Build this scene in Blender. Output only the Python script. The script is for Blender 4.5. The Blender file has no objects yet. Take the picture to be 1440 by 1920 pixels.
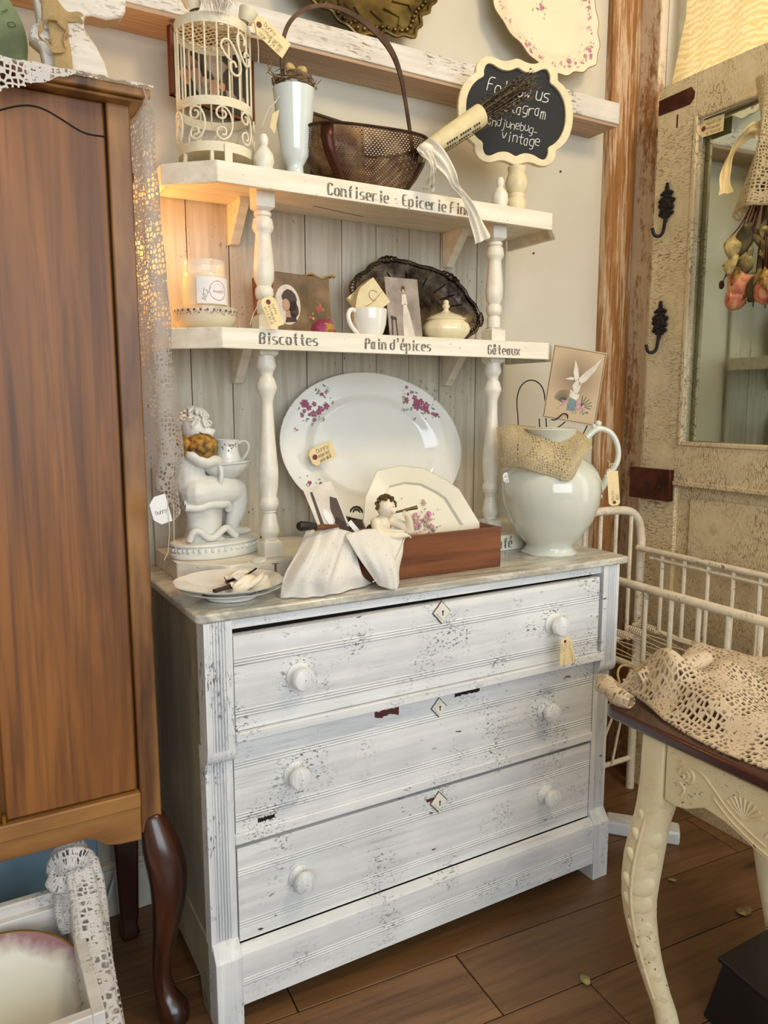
import bpy, bmesh, math, random
from math import sin, cos, pi, sqrt, atan2, radians as RD
from mathutils import Vector as V, Matrix as MX, noise as NZ
random.seed(7)
S = bpy.context.scene
COL = S.collection
# ------------------------------------------------------------------ camera
cam = bpy.data.objects.new('camera', bpy.data.cameras.new('camera')); COL.objects.link(cam); S.camera = cam
yaw, pit, rol = .5192, .1423, -.0011
fw = V((sin(yaw)*cos(pit), cos(yaw)*cos(pit), -sin(pit))); rt = V((cos(yaw), -sin(yaw), 0)); up = rt.cross(fw)
rt2 = rt*cos(rol)+up*sin(rol); up2 = up*cos(rol)-rt*sin(rol)
m = MX((rt2, up2, -fw)).transposed().to_4x4(); m.translation = V((-.3503, -1.2774, 1.1978)); cam.matrix_world = m
cam.data.sensor_fit = 'VERTICAL'; cam.data.sensor_height = 36; cam.data.lens = 1427.65/1920*36; cam.data.clip_start = .05
# ------------------------------------------------------------------ light
W = bpy.data.worlds.new('world'); S.world = W; W.use_nodes = True
bg = W.node_tree.nodes['Background']; bg.inputs[0].default_value = (.80, .90, 1.0, 1); bg.inputs[1].default_value = .23
def light(name, typ, loc, tgt, energy, col, **k):
    l = bpy.data.lights.new(name, typ); l.energy = energy; l.color = col
    for a, b in k.items(): setattr(l, a, b)
    o = bpy.data.objects.new(name, l); COL.objects.link(o); o.location = loc
    if tgt: o.rotation_euler = (V(tgt)-V(loc)).to_track_quat('-Z', 'Y').to_euler()
    return o
light('storefront_daylight', 'AREA', (-.3, -3.9, 1.75), (.35, .3, 1.0), 112, (.82, .91, 1.0), shape='RECTANGLE', size=3.4, size_y=1.9)
light('warm_ceiling_light', 'AREA', (.95, -1.35, 2.85), (.8, .3, 1.1), 20, (1, .78, .48), size=.45)
light('right_window_daylight', 'AREA', (1.95, -.35, 1.7), (1.0, -.35, 1.7), 46, (1, .96, .90), shape='RECTANGLE', size=2.2, size_y=2.5)
light('amber_night_light', 'POINT', (-.035, .40, 1.53), None, 2.6, (1, .46, .12), shadow_soft_size=.02)
vs = S.view_settings; vs.view_transform = 'Standard'; vs.look = 'None'; vs.gamma = 1; vs.exposure = -.04; vs.use_curve_mapping = False
# ------------------------------------------------------------------ node materials
def L(c):
    if isinstance(c, str):
        c = [int(c[i:i+2], 16)/255 for i in (0, 2, 4)]
        return tuple(((x+.055)/1.055)**2.4 if x > .04 else x/12.92 for x in c)+(1,)
    return tuple(c)+(1,)
class NT:
    def __init__(s, name):
        s.m = bpy.data.materials.new(name); s.m.use_nodes = True; s.t = s.m.node_tree; s.b = s.t.nodes['Principled BSDF']; s.tc = s.t.nodes.new('ShaderNodeTexCoord')
    def lk(s, a, b): s.t.links.new(a, b)
    def put(s, inp, v):
        if hasattr(v, 'is_linked') or isinstance(v, bpy.types.NodeSocket): s.lk(v, inp)
        else: inp.default_value = v
    def co(s, sc=(1, 1, 1), src='Object', rot=(0, 0, 0), loc=(0, 0, 0)):
        n = s.t.nodes.new('ShaderNodeMapping'); s.lk(s.tc.outputs[src], n.inputs[0]); n.inputs['Scale'].default_value = sc; n.inputs['Rotation'].default_value = rot; n.inputs['Location'].default_value = loc
        return n.outputs[0]
    def noise(s, sc, scale=1, det=4, ro=.55, dist=0, src='Object', rot=(0, 0, 0), loc=(0, 0, 0)):
        if isinstance(sc, (int, float)): sc = (sc,)*3
        n = s.t.nodes.new('ShaderNodeTexNoise'); s.lk(s.co(sc, src, rot, loc), n.inputs['Vector']); n.inputs['Scale'].default_value = scale; n.inputs['Detail'].default_value = det; n.inputs['Roughness'].default_value = ro; n.inputs['Distortion'].default_value = dist
        return n.outputs[0]
    def voro(s, sc, feat='F1', src='Object', rnd=1, rot=(0, 0, 0), vec=None):
        if isinstance(sc, (int, float)): sc = (sc,)*3
        n = s.t.nodes.new('ShaderNodeTexVoronoi'); s.lk(vec or s.co(sc, src, rot), n.inputs['Vector']); n.feature = feat; n.inputs['Scale'].default_value = 1; n.inputs['Randomness'].default_value = rnd
        return n.outputs['Distance']
    def wave(s, sc, scale=1, dist=2, det=2, dsc=1, bands='BANDS', axis='X', src='Object'):
        n = s.t.nodes.new('ShaderNodeTexWave'); s.lk(s.co(sc, src), n.inputs[0]); n.inputs['Scale'].default_value = scale; n.inputs['Distortion'].default_value = dist; n.inputs['Detail'].default_value = det; n.inputs['Detail Scale'].default_value = dsc; n.wave_type = bands; n.bands_direction = axis
        return n.outputs['Fac']
    def rng(s, f, a, b, lo=0, hi=1):
        n = s.t.nodes.new('ShaderNodeMapRange'); s.put(n.inputs[0], f); n.inputs[1].default_value = a; n.inputs[2].default_value = b; n.inputs[3].default_value = lo; n.inputs[4].default_value = hi
        return n.outputs[0]
    def mth(s, op, a, b=0, c=0):
        n = s.t.nodes.new('ShaderNodeMath'); n.operation = op; s.put(n.inputs[0], a); s.put(n.inputs[1], b)
        if c: s.put(n.inputs[2], c)
        return n.outputs[0]
    def mix(s, f, a, b, mode='MIX'):
        n = s.t.nodes.new('ShaderNodeMix'); n.data_type = 'RGBA'; n.blend_type = mode; s.put(n.inputs[0], f)
        s.put(n.inputs[6], L(a) if isinstance(a, (str, tuple)) else a); s.put(n.inputs[7], L(b) if isinstance(b, (str, tuple)) else b)
        return n.outputs[2]
    def sep(s, src='Object'):
        n = s.t.nodes.new('ShaderNodeSeparateXYZ'); s.lk(s.tc.outputs[src], n.inputs[0]); return n.outputs
    def rand(s):
        return s.t.nodes.new('ShaderNodeObjectInfo').outputs['Random']
    def fin(s, col=None, rough=.5, metal=0, bump=None, bs=.3, bd=.002, alpha=None, **k):
        if col is not None: s.put(s.b.inputs['Base Color'], L(col) if isinstance(col, (str, tuple)) else col)
        s.put(s.b.inputs['Roughness'], rough); s.put(s.b.inputs['Metallic'], metal)
        if bump is not None:
            n = s.t.nodes.new('ShaderNodeBump'); n.inputs['Strength'].default_value = bs; n.inputs['Distance'].default_value = bd; s.lk(bump, n.inputs['Height']); s.lk(n.outputs[0], s.b.inputs['Normal'])
        if alpha is not None: s.put(s.b.inputs['Alpha'], alpha)
        for a, b in k.items(): s.put(s.b.inputs[a.replace('_', ' ')], b)
        return s.m
def plain(name, c, rough=.5, metal=0, var=.12, sc=25, bs=.15, **k):
    t = NT(name); n = t.noise(sc, det=5); dark = tuple(x*(1-2*var) for x in L(c)[:3])
    return t.fin(t.mix(t.rng(n, .35, .65), dark, L(c)[:3]), rough, metal, bump=n, bs=bs, **k)
def distress(name, white, tint, chip, grain=(3, 60, 60), amt=.5, rough=.5, spots=None, fine=(130, 220, 220), red='3a1710'):
    t = NT(name)
    g = t.noise(grain, det=5, ro=.6); big = t.noise(7, det=3)
    c = t.mix(t.rng(t.mth('ADD', t.mth('MULTIPLY', g, .6), t.mth('MULTIPLY', big, .4)), .42, .62), tint, white)
    rub = t.mth('MULTIPLY', t.rng(t.noise(grain, 2.2, det=6, ro=.7), .53, .66), t.rng(t.noise(4.5, det=3, loc=(3, 1, 2)), .52, .66))
    c = t.mix(t.mth('MULTIPLY', rub, .38), c, chip)
    f = t.rng(t.noise(fine, det=3, ro=.7), .60-.03*amt, .625-.03*amt)
    mask = t.rng(t.noise(9, det=3, loc=(7, 3, 1)), .56-.05*amt, .66)
    for sp_ in spots or ():      # wear where hands reach for the knobs
        dn = t.t.nodes.new('ShaderNodeVectorMath'); dn.operation = 'DISTANCE'; t.lk(t.tc.outputs['Object'], dn.inputs[0]); dn.inputs[1].default_value = sp_; dd = t.mth('ADD', dn.outputs['Value'], t.mth('MULTIPLY', t.noise(30, det=3), .03)); mask = t.mth('MAXIMUM', mask, t.mth('MULTIPLY', t.rng(dd, .040, .068, 1, 0), .9))
    c = t.mix(t.mth('MULTIPLY', t.mth('MULTIPLY', f, mask), .9), c, chip)
    f2 = t.mth('MULTIPLY', t.rng(t.noise((26, 70, 70), det=4, ro=.65, loc=(2, 9, 4)), .665, .68), t.rng(t.noise(4, loc=(1, 5, 5)), .5, .58))
    c = t.mix(f2, c, red)
    return t.fin(c, rough, bump=t.mth('SUBTRACT', g, t.mth('MULTIPLY', f, mask)), bs=.25, bd=.001)
def wood(name, a, b, dark=None, grain=(60, 60, 3), rough=.4, coat=0, fig=.5, worn=None):
    t = NT(name); g = t.noise(grain, det=6, ro=.6, dist=.6); w = t.noise(tuple(x*.14+.4 for x in grain), det=3, dist=1.6)
    c = t.mix(t.rng(w, .38, .64), a, b); c = t.mix(t.mth('MULTIPLY', t.rng(g, .45, .68), .65), c, dark or a)
    if worn: c = t.mix(t.mth('MULTIPLY', t.rng(t.noise(tuple(x*.12+1.5 for x in grain), det=4, loc=(5, 5, 5)), .5, .66), .8), c, worn)
    return t.fin(c, rough, bump=g, bs=.12, bd=.001, Coat_Weight=coat, Coat_Roughness=.25)
def lace(name, c, sc=170, flo=.46, rough=.9, src='UV', big=9, hole=.36):
    t = NT(name); sc = sc[0]
    d = t.voro((sc,)*3, src=src, rnd=.55); net = t.rng(d, hole, hole+.09, 1, 0)          # holes at the far side of each cell are left open
    e = t.voro((sc*.5,)*3, 'DISTANCE_TO_EDGE', src=src, rnd=.5); mesh_ = t.rng(e, .13, .20, 1, 0)
    fl = t.rng(t.noise((big,)*3, src=src, det=2), flo, flo+.04); wv = t.noise((sc*2.6,)*3, src=src, det=2)
    a = t.mth('MAXIMUM', t.mth('MULTIPLY', net, fl), mesh_)
    c_ = t.mix(t.rng(wv, .3, .7), tuple(x*.80 for x in L(c)[:3]), L(c)[:3]); m = t.fin(c_, rough, bump=t.mth('ADD', t.mth('MULTIPLY', d, -1.2), wv), bs=.4, bd=.0007)
    tl = t.t.nodes.new('ShaderNodeBsdfTranslucent'); t.lk(c_, tl.inputs[0]); m1 = t.t.nodes.new('ShaderNodeMixShader'); m1.inputs[0].default_value = .30; t.lk(t.b.outputs[0], m1.inputs[1]); t.lk(tl.outputs[0], m1.inputs[2])
    tp = t.t.nodes.new('ShaderNodeBsdfTransparent'); m2 = t.t.nodes.new('ShaderNodeMixShader'); t.lk(a, m2.inputs[0]); t.lk(tp.outputs[0], m2.inputs[1]); t.lk(m1.outputs[0], m2.inputs[2]); t.lk(m2.outputs[0], t.t.nodes['Material Output'].inputs[0]); return m
K = {}
t = NT('wall_plaster'); n = t.noise(3); K['wall'] = t.fin(t.mix(t.rng(n, .3, .7), 'cbc3b0', 'd5cebd'), .75, bump=t.noise(120), bs=.06)
K['blue'] = plain('blue_grey_paint', '8fb0c4', .7, var=.05)
K['ceil'] = plain('ceiling_paint', 'e2dcc8', .8, var=.03)
t = NT('hutch_paint'); g = t.noise((70, 70, 4), det=5, ro=.65); kn = t.rng(t.voro((9, 9, 3.3)), .02, .09, 1, 0)
c = t.mix(t.rng(g, .38, .6), 'b7af9b', 'cfc8b7'); c = t.mix(t.mth('MULTIPLY', kn, .35), c, '9a8a70'); c = t.mix(t.mth('MULTIPLY', t.rand(), .22), c, 'c9bfa6')
sp = t.mth('MULTIPLY', t.rng(t.noise((150, 150, 60), det=2), .69, .71), t.rng(t.noise(6), .5, .6)); c = t.mix(sp, c, '3d352c')
K['hutch'] = t.fin(c, .55, bump=g, bs=.3, bd=.001)
t = NT('shelf_paint'); g = t.noise((4, 50, 50), det=5); c = t.mix(t.rng(g, .35, .65), 'dfd6c0', 'f0ead9'); sp = t.rng(t.noise((60, 120, 120), det=3), .70, .72); c = t.mix(t.mth('MULTIPLY', sp, .6), c, '8b7458')
K['shelf'] = t.fin(c, .45, bump=g, bs=.12, bd=.001)
K['post'] = plain('turned_post_paint', 'eae4d4', .35, var=.06, sc=40, bs=.1)
K['dres'] = distress('dresser_paint', 'e9e9e6', 'd5d6d6', '35343c', amt=.9, spots=((.196, .008, .687), (.832, .008, .70), (.194, .026, .485), (.54, .008, .70), (.832, .026, .49), (.12, .026, .40), (.53, .026, .345)))
K['drsv'] = distress('dresser_paint_upright', 'eaeae7', 'd0d2d4', '3d3b42', grain=(60, 60, 3), fine=(260, 260, 70), amt=.6)
K['side'] = distress('shaded_dresser_side_paint', 'a99a7e', '92856b', '2c1512', grain=(40, 20, 3), fine=(90, 90, 40), amt=.1)  # dresser's cream paint darkened to tan, shade put into the side colour
K['rail'] = distress('ledge_paint', 'e4dfd8', 'd2cbc2', '4a4038', grain=(3, 60, 60), fine=(30, 200, 200), amt=1.6)
K['railwood'] = wood('ledge_bare_wood', 'b39478', 'c8ab8c', '8d6f58', grain=(3, 90, 90), rough=.6)
t = NT('marble'); v1 = t.noise((2.2, 7, 6), det=7, ro=.6, dist=1.6, rot=(0, 0, .5)); v2 = t.noise((9, 22, 16), det=6, dist=2, rot=(0, 0, .6))
c = t.mix(t.rng(t.mth('ABSOLUTE', t.mth('SUBTRACT', v1, .5)), 0, .09), 'a09d94', 'd3cec0'); c = t.mix(t.rng(t.mth('ABSOLUTE', t.mth('SUBTRACT', v2, .5)), 0, .035, .55, 0), c, '9a9488'); c = t.mix(t.rng(t.noise(7), .55, .72, 0, .5), c, 'a8946c')
K['marble'] = t.fin(c, .28, Coat_Weight=.3)
K['walnut'] = wood('walnut_veneer', '6e4218', '945c26', '46270e', grain=(60, 60, 2.4), rough=.48, coat=.04)
K['walframe'] = wood('worn_walnut_frame', '5f3a1c', '8a5c2e', '241208', grain=(45, 45, 2.5), rough=.4, worn='b08044')
K['walrail'] = wood('worn_walnut_rail', '5f3a1c', '8a5c2e', '2a160a', grain=(2.5, 45, 45), rough=.4, worn='a8773f')
K['mahog'] = wood('dark_mahogany', '2a120a', '4c2412', '120806', grain=(30, 30, 4), rough=.24, coat=.4)
K['boxwood'] = wood('box_wood', '6b3819', '8a5228', '3c1c0c', grain=(3, 50, 50), rough=.4)
K['tabletop'] = wood('table_top_dark', '2c0d07', '41160c', '160604', grain=(30, 2, 30), rough=.2, coat=.5)
t = NT('whitewashed_casing'); g = t.noise((150, 150, 7), det=7, ro=.75); w = t.noise((26, 26, 3), det=5)
c = t.mix(t.rng(g, .4, .6), '8a5a2c', 'a8753f'); c = t.mix(t.mth('MULTIPLY', t.rng(t.mth('ADD', t.mth('MULTIPLY', g, .5), t.mth('MULTIPLY', w, .5)), .51, .56), .75), c, 'd0b693'); K['case'] = t.fin(c, .6, bump=g, bs=.3)
t = NT('whitewashed_casing_pale'); g = t.noise((90, 90, 30), det=7, ro=.75); w = t.noise((12, 12, 1.6), det=5)
c = t.mix(t.rng(g, .4, .6), '8d6038', 'ad8358'); c = t.mix(t.rng(t.mth('ADD', t.mth('MULTIPLY', g, .45), t.mth('MULTIPLY', w, .55)), .44, .52), c, 'd2bda2'); K['case2'] = t.fin(c, .6, bump=g, bs=.3)
def crackle(name, sc, horizontal):
    t = NT(name)
    nv = t.t.nodes.new('ShaderNodeVectorMath'); nv.operation = 'MULTIPLY_ADD'; nz = t.t.nodes.new('ShaderNodeTexNoise'); nz.inputs['Scale'].default_value = 16; t.lk(t.tc.outputs['Object'], nz.inputs[0])
    t.lk(nz.outputs['Color'], nv.inputs[0]); nv.inputs[1].default_value = (.5, .5, .5); t.lk(t.co(sc), nv.inputs[2])
    e = t.voro(1, 'DISTANCE_TO_EDGE', vec=nv.outputs[0]); cr = t.rng(e, .02, .075, 1, 0); msk = t.rng(t.noise(6), .36, .56)
    g = t.noise((30, 30, 30)); c = t.mix(t.rng(g, .3, .7), 'd2bb92', 'dfcba6'); c = t.mix(t.mth('MULTIPLY', t.rng(t.noise(11), .62, .7), .5), c, 'a98c58')
    c = t.mix(t.mth('MULTIPLY', t.mth('MULTIPLY', cr, msk), .85), c, '6a5230'); return t.fin(c, .45, bump=cr, bs=-.25, bd=.0008)
K['crkH'] = crackle('crackled_paint_stile', (40, 32, 230), 1); K['crkV'] = crackle('crackled_paint_rail', (40, 210, 40), 0)
t = NT('floor_plank'); g = t.noise((3, 60, 60), det=6, ro=.62, dist=.5); w = t.noise((1.5, 9, 9), det=4, dist=1); c = t.mix(t.rng(w, .35, .65), '6b4a2c', '8c6742'); c = t.mix(t.mth('MULTIPLY', t.rng(g, .48, .7), .6), c, '3d2614'); c = t.mix(t.mth('MULTIPLY', t.rand(), .35), c, '5b3f26'); kn = t.rng(t.voro((2.2, 9, 9)), .04, .13, 1, 0); c = t.mix(t.mth('MULTIPLY', kn, .7), c, '2a180c')
K['floor'] = t.fin(c, .38, bump=g, bs=.12, bd=.001)
K['gap'] = plain('dark_gap', '1c130c', .9)
def glaze(name, c, rough=.12, var=.03): return plain(name, c, rough, var=var, sc=6, bs=.02, Coat_Weight=.5, Coat_Roughness=.05)
K['iron'] = glaze('white_ironstone', 'e9e7de'); K['irong'] = glaze('pitcher_ironstone', 'd7d8ca', .1); K['cream'] = glaze('cream_china', 'ece4cb', .15); K['milk'] = glaze('milk_glass', 'd9e0de', .08); K['creamy'] = glaze('cream_sugar_china', 'e6dcb8', .2)
K['bisque'] = plain('white_bisque', 'e4e3da', .42, var=.05); K['bisq2'] = plain('cream_bisque', 'e8d9bd', .4, var=.05)
t = NT('mauve_clouded_glaze'); sp = t.sep(); r = t.mth('SQRT', t.mth('ADD', t.mth('MULTIPLY', sp[0], sp[0]), t.mth('MULTIPLY', sp[1], sp[1]))); r = t.mth('ADD', r, t.mth('MULTIPLY', t.mth('SUBTRACT', t.noise(28, det=5), .5), .045)); K['mauvep'] = t.fin(t.mix(t.rng(r, .112, .140), 'dfded2', '936a70'), .2, Coat_Weight=.4)
K['gold'] = plain('gilt', 'b38a3c', .3, .8); K['brown'] = plain('dark_brown', '3a2416', .5); K['black'] = plain('black_enamel', '1a1413', .5, sc=60); K['blackiron'] = plain('black_cast_iron', '1d1114', .55, .3, sc=60)
K['pink'] = plain('rose_pink_print', 'b8567c', .3, sc=300, var=.3); K['pinkl'] = plain('pale_pink_print', 'd98ba6', .3, sc=180, var=.2); K['green'] = plain('leaf_green_print', '8da07a', .4, sc=100, var=.2); K['greend'] = plain('dark_green_print', '4d5a3c', .5, sc=100)
K['grey'] = plain('grey_print', '8e8a80', .6); K['ink'] = plain('ink', '2c2622', .8); K['chalk'] = plain('chalk', 'e6e6e2', .9, sc=200)
t = NT('stamp_ink'); n = t.noise(420, det=2); K['stamp'] = t.fin(t.mix(t.rng(n, .36, .43), 'ddd5c2', '6b6257'), .8)
K['slate'] = plain('chalkboard_black', '1c1f22', .75, sc=10); K['board'] = plain('cream_board_paint', 'e6d6ae', .5, sc=40, var=.08)
t = NT('tarnished_silver'); n = t.noise(14, det=6, ro=.65); K['silver'] = t.fin(t.mix(t.rng(n, .4, .62), '241c16', '6d6255'), t.rng(n, .3, .7, .42, .18), .9, bump=t.noise(30), bs=.25)
t = NT('old_brass'); n = t.noise(12, det=6); K['brass'] = t.fin(t.mix(t.rng(n, .35, .65), '3a2e18', '8c7848'), .35, .85, bump=t.noise(25), bs=.4)
t = NT('perforated_metal'); s = t.sep('UV'); uu = t.mth('MULTIPLY', s[0], 1); vv = s[1]
row = t.mth('FLOOR', vv); ux = t.mth('SUBTRACT', t.mth('FRACT', t.mth('ADD', uu, t.mth('MULTIPLY', row, .5))), .5); vy = t.mth('SUBTRACT', t.mth('FRACT', vv), .5)
r = t.mth('SQRT', t.mth('ADD', t.mth('MULTIPLY', ux, ux), t.mth('MULTIPLY', vy, vy))); n = t.noise(14, det=5)
K['perf'] = t.fin(t.mix(t.rng(n, .4, .6), '3c2416', '7a6046'), .38, .7, alpha=t.rng(r, .25, .29, 0, 1)); K['rust'] = plain('rusty_metal', '4a3428', .5, .6, var=.3)
K['copper'] = plain('copper_patch', '5a2a18', .35, .6, var=.3)
K['paper'] = plain('old_paper', 'e3d2a4', .8, sc=60, var=.06); K['tag'] = plain('manila_tag', 'eed6a2', .75, sc=90, var=.04); K['white'] = plain('white_paper', 'e8e6e4', .7, var=.03); K['tagring'] = plain('tag_ring', '7a3b3a', .7)
K['string'] = plain('string', 'd9cdb4', .9); K['twine'] = plain('twine', 'a58a5c', .9)
K['lace'] = lace('white_lace', 'f1ece8', sc=(230,), hole=.58, big=24, flo=.47); K['lacec'] = lace('cream_crochet', 'e0cda4', sc=(330,), hole=.50, big=22, flo=.50)
K['crochet'] = lace('beige_crochet', 'edd8b8', sc=(210,), hole=.56, big=12, flo=.50); K['burlap'] = lace('burlap_lace', 'dcbf8a', sc=(420,), hole=.7, big=20)
t = NT('eyelet_cotton'); d = t.mth('MAXIMUM', t.rng(t.voro((62, 62, 62), src='UV', rnd=.8), .20, .26, 0, 1), t.rng(t.noise(11, src='UV', det=1), .56, .58, 1, 0)); K['eyelet'] = t.fin('ded8cd', .85, bump=t.noise(260, src='UV'), bs=.3, alpha=d, bd=.001)
K['muslin'] = plain('muslin', 'ece3d0', .9, sc=200, var=.05); K['ribbon'] = plain('cream_ribbon', 'e9cf93', .5, sc=20, var=.05, Alpha=.93)
t = NT('sheer_curtain'); pt = t.wave((1, 9, 9), 2.0, 7, 3, 2.0, 'RINGS', 'X'); c = t.mix(t.mth('MULTIPLY', t.rng(pt, .45, .6), .7), 'e6c988', 'f6e4b4')
K['curtain'] = t.fin(c, .9, Transmission_Weight=.0, Alpha=.86); tr = t.t.nodes.new('ShaderNodeBsdfTranslucent'); tr.inputs[0].default_value = L('f6e0b0'); mx = t.t.nodes.new('ShaderNodeMixShader'); mx.inputs[0].default_value = .55
t.lk(t.b.outputs[0], mx.inputs[1]); t.lk(tr.outputs[0], mx.inputs[2]); t.lk(mx.outputs[0], t.t.nodes['Material Output'].inputs[0]); t.lk(c, tr.inputs[0])
t = NT('mirror_silver'); K['mirror'] = t.fin('b9c0b4', t.rng(t.noise(6), .4, .7, .02, .09), 1)
K['glass'] = plain('clear_glass', 'f0efe2', .04, var=0, Alpha=.26, bs=0, Coat_Weight=1); K['wax'] = plain('cream_wax', 'efe0b4', .5, var=.03, Subsurface_Weight=.2)
K['greenglass'] = plain('green_glass', 'a9b88a', .12, var=.25, sc=9, Transmission_Weight=.25)
K['cage'] = distress('cage_paint', 'e9e0c8', 'ddd2b4', '6d5a3c', amt=.1); K['crib'] = distress('crib_paint', 'eaddc6', 'dac9ab', '5d3f28', grain=(20, 20, 20), fine=(90, 90, 90), amt=.9)
K['straw'] = plain('straw', '9a7a58', .8, sc=90, var=.3); K['egg'] = plain('egg', 'cdb070', .5, sc=160, var=.12); K['stem'] = plain('dry_stem', '6b5a2e', .8); K['lav'] = plain('dried_lavender', '3a2a30', .9, sc=200, var=.4)
K['rosey'] = plain('dried_yellow_rose', 'c4933f', .7, sc=80, var=.42); t = NT('dried_pink_rose'); n = t.noise(45, det=5); K['rosep'] = t.fin(t.mix(t.rng(n, .36, .64), 'b5564e', 'dfa26c'), .7, bump=t.noise(160), bs=.4); K['rosed'] = plain('dark_dried_petal', '5a2420', .7); K['rosem'] = plain('dried_magenta_petal', 'b04468', .7, sc=40, var=.3)
K['leaf'] = plain('dried_leaf', 'bba468', .75, sc=40, var=.3); K['leafd'] = plain('dark_dried_leaf', '5e5028', .75, sc=40, var=.3); K['moss'] = plain('green_foliage', '3d4a26', .7)
K['tan'] = plain('tan_card', 'b0977a', .75, sc=12, var=.12); t = NT('vignetted_tan_card'); sp = t.sep(); dx = t.mth('SUBTRACT', sp[0], .066); dy = t.mth('SUBTRACT', sp[1], .115); r = t.mth('SQRT', t.mth('ADD', t.mth('MULTIPLY', dx, dx), t.mth('MULTIPLY', dy, dy))); K['tang'] = t.fin(t.mix(t.rng(r, .0, .075), '7d6650', 'bba484'), .7)
K['tand'] = plain('dark_tan_card', '8d7558', .75); K['sepia'] = plain('sepia_photo', 'a89a90', .5, sc=18, var=.25); K['sepd'] = plain('dark_sepia', '4a3a34', .6); K['pale'] = plain('pale_print', 'ddd2c4', .6)
K['pntg'] = plain('dark_oil_print', '3d3a30', .5, sc=18, var=.35); K['flesh'] = plain('flesh_print', 'c09a80', .6); K['frame'] = wood('red_wood_frame', '6b3018', '8a4424', grain=(20, 20, 20)); K['boxc'] = plain('aged_box_print', '8d7454', .5, sc=14, var=.3); K['boxs'] = plain('amber_box_side', '7d4a1e', .35, sc=30, var=.3)
K['teal'] = plain('teal_print', '6f8a8a', .6); K['slatw'] = plain('white_slat', 'efefe9', .5); K['plast'] = plain('white_plastic', 'dfe0e4', .4, var=.02)
K['figure'] = distress('whitewashed_figure', 'e3ddd4', 'd0c6ba', '7d665a', amt=1.5, fine=(70, 200, 200)); K['figedge'] = wood('figure_edge', 'b3926a', 'c9aa80', grain=(30, 30, 30)); K['crate'] = distress('crate_paint', 'dcd9d6', 'cbc4be', '3c3538', amt=1.2)
K['purple'] = plain('mauve_glaze', 'a37b80', .25, sc=30, var=.15); K['table'] = distress('table_paint', 'ead8b0', 'e0cca0', '5a4228', grain=(20, 20, 20), fine=(120, 120, 120), amt=-.6)
K['blackbox'] = plain('black_stool_paint', '1c1412', .35, sc=30, var=.2); K['plug'] = plain('screw', '5a544c', .4, .7)
K['amber'] = NT('lit_bulb').fin('ffb060', .4, Emission_Color=L('ff9a3c'), Emission_Strength=18)
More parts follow.
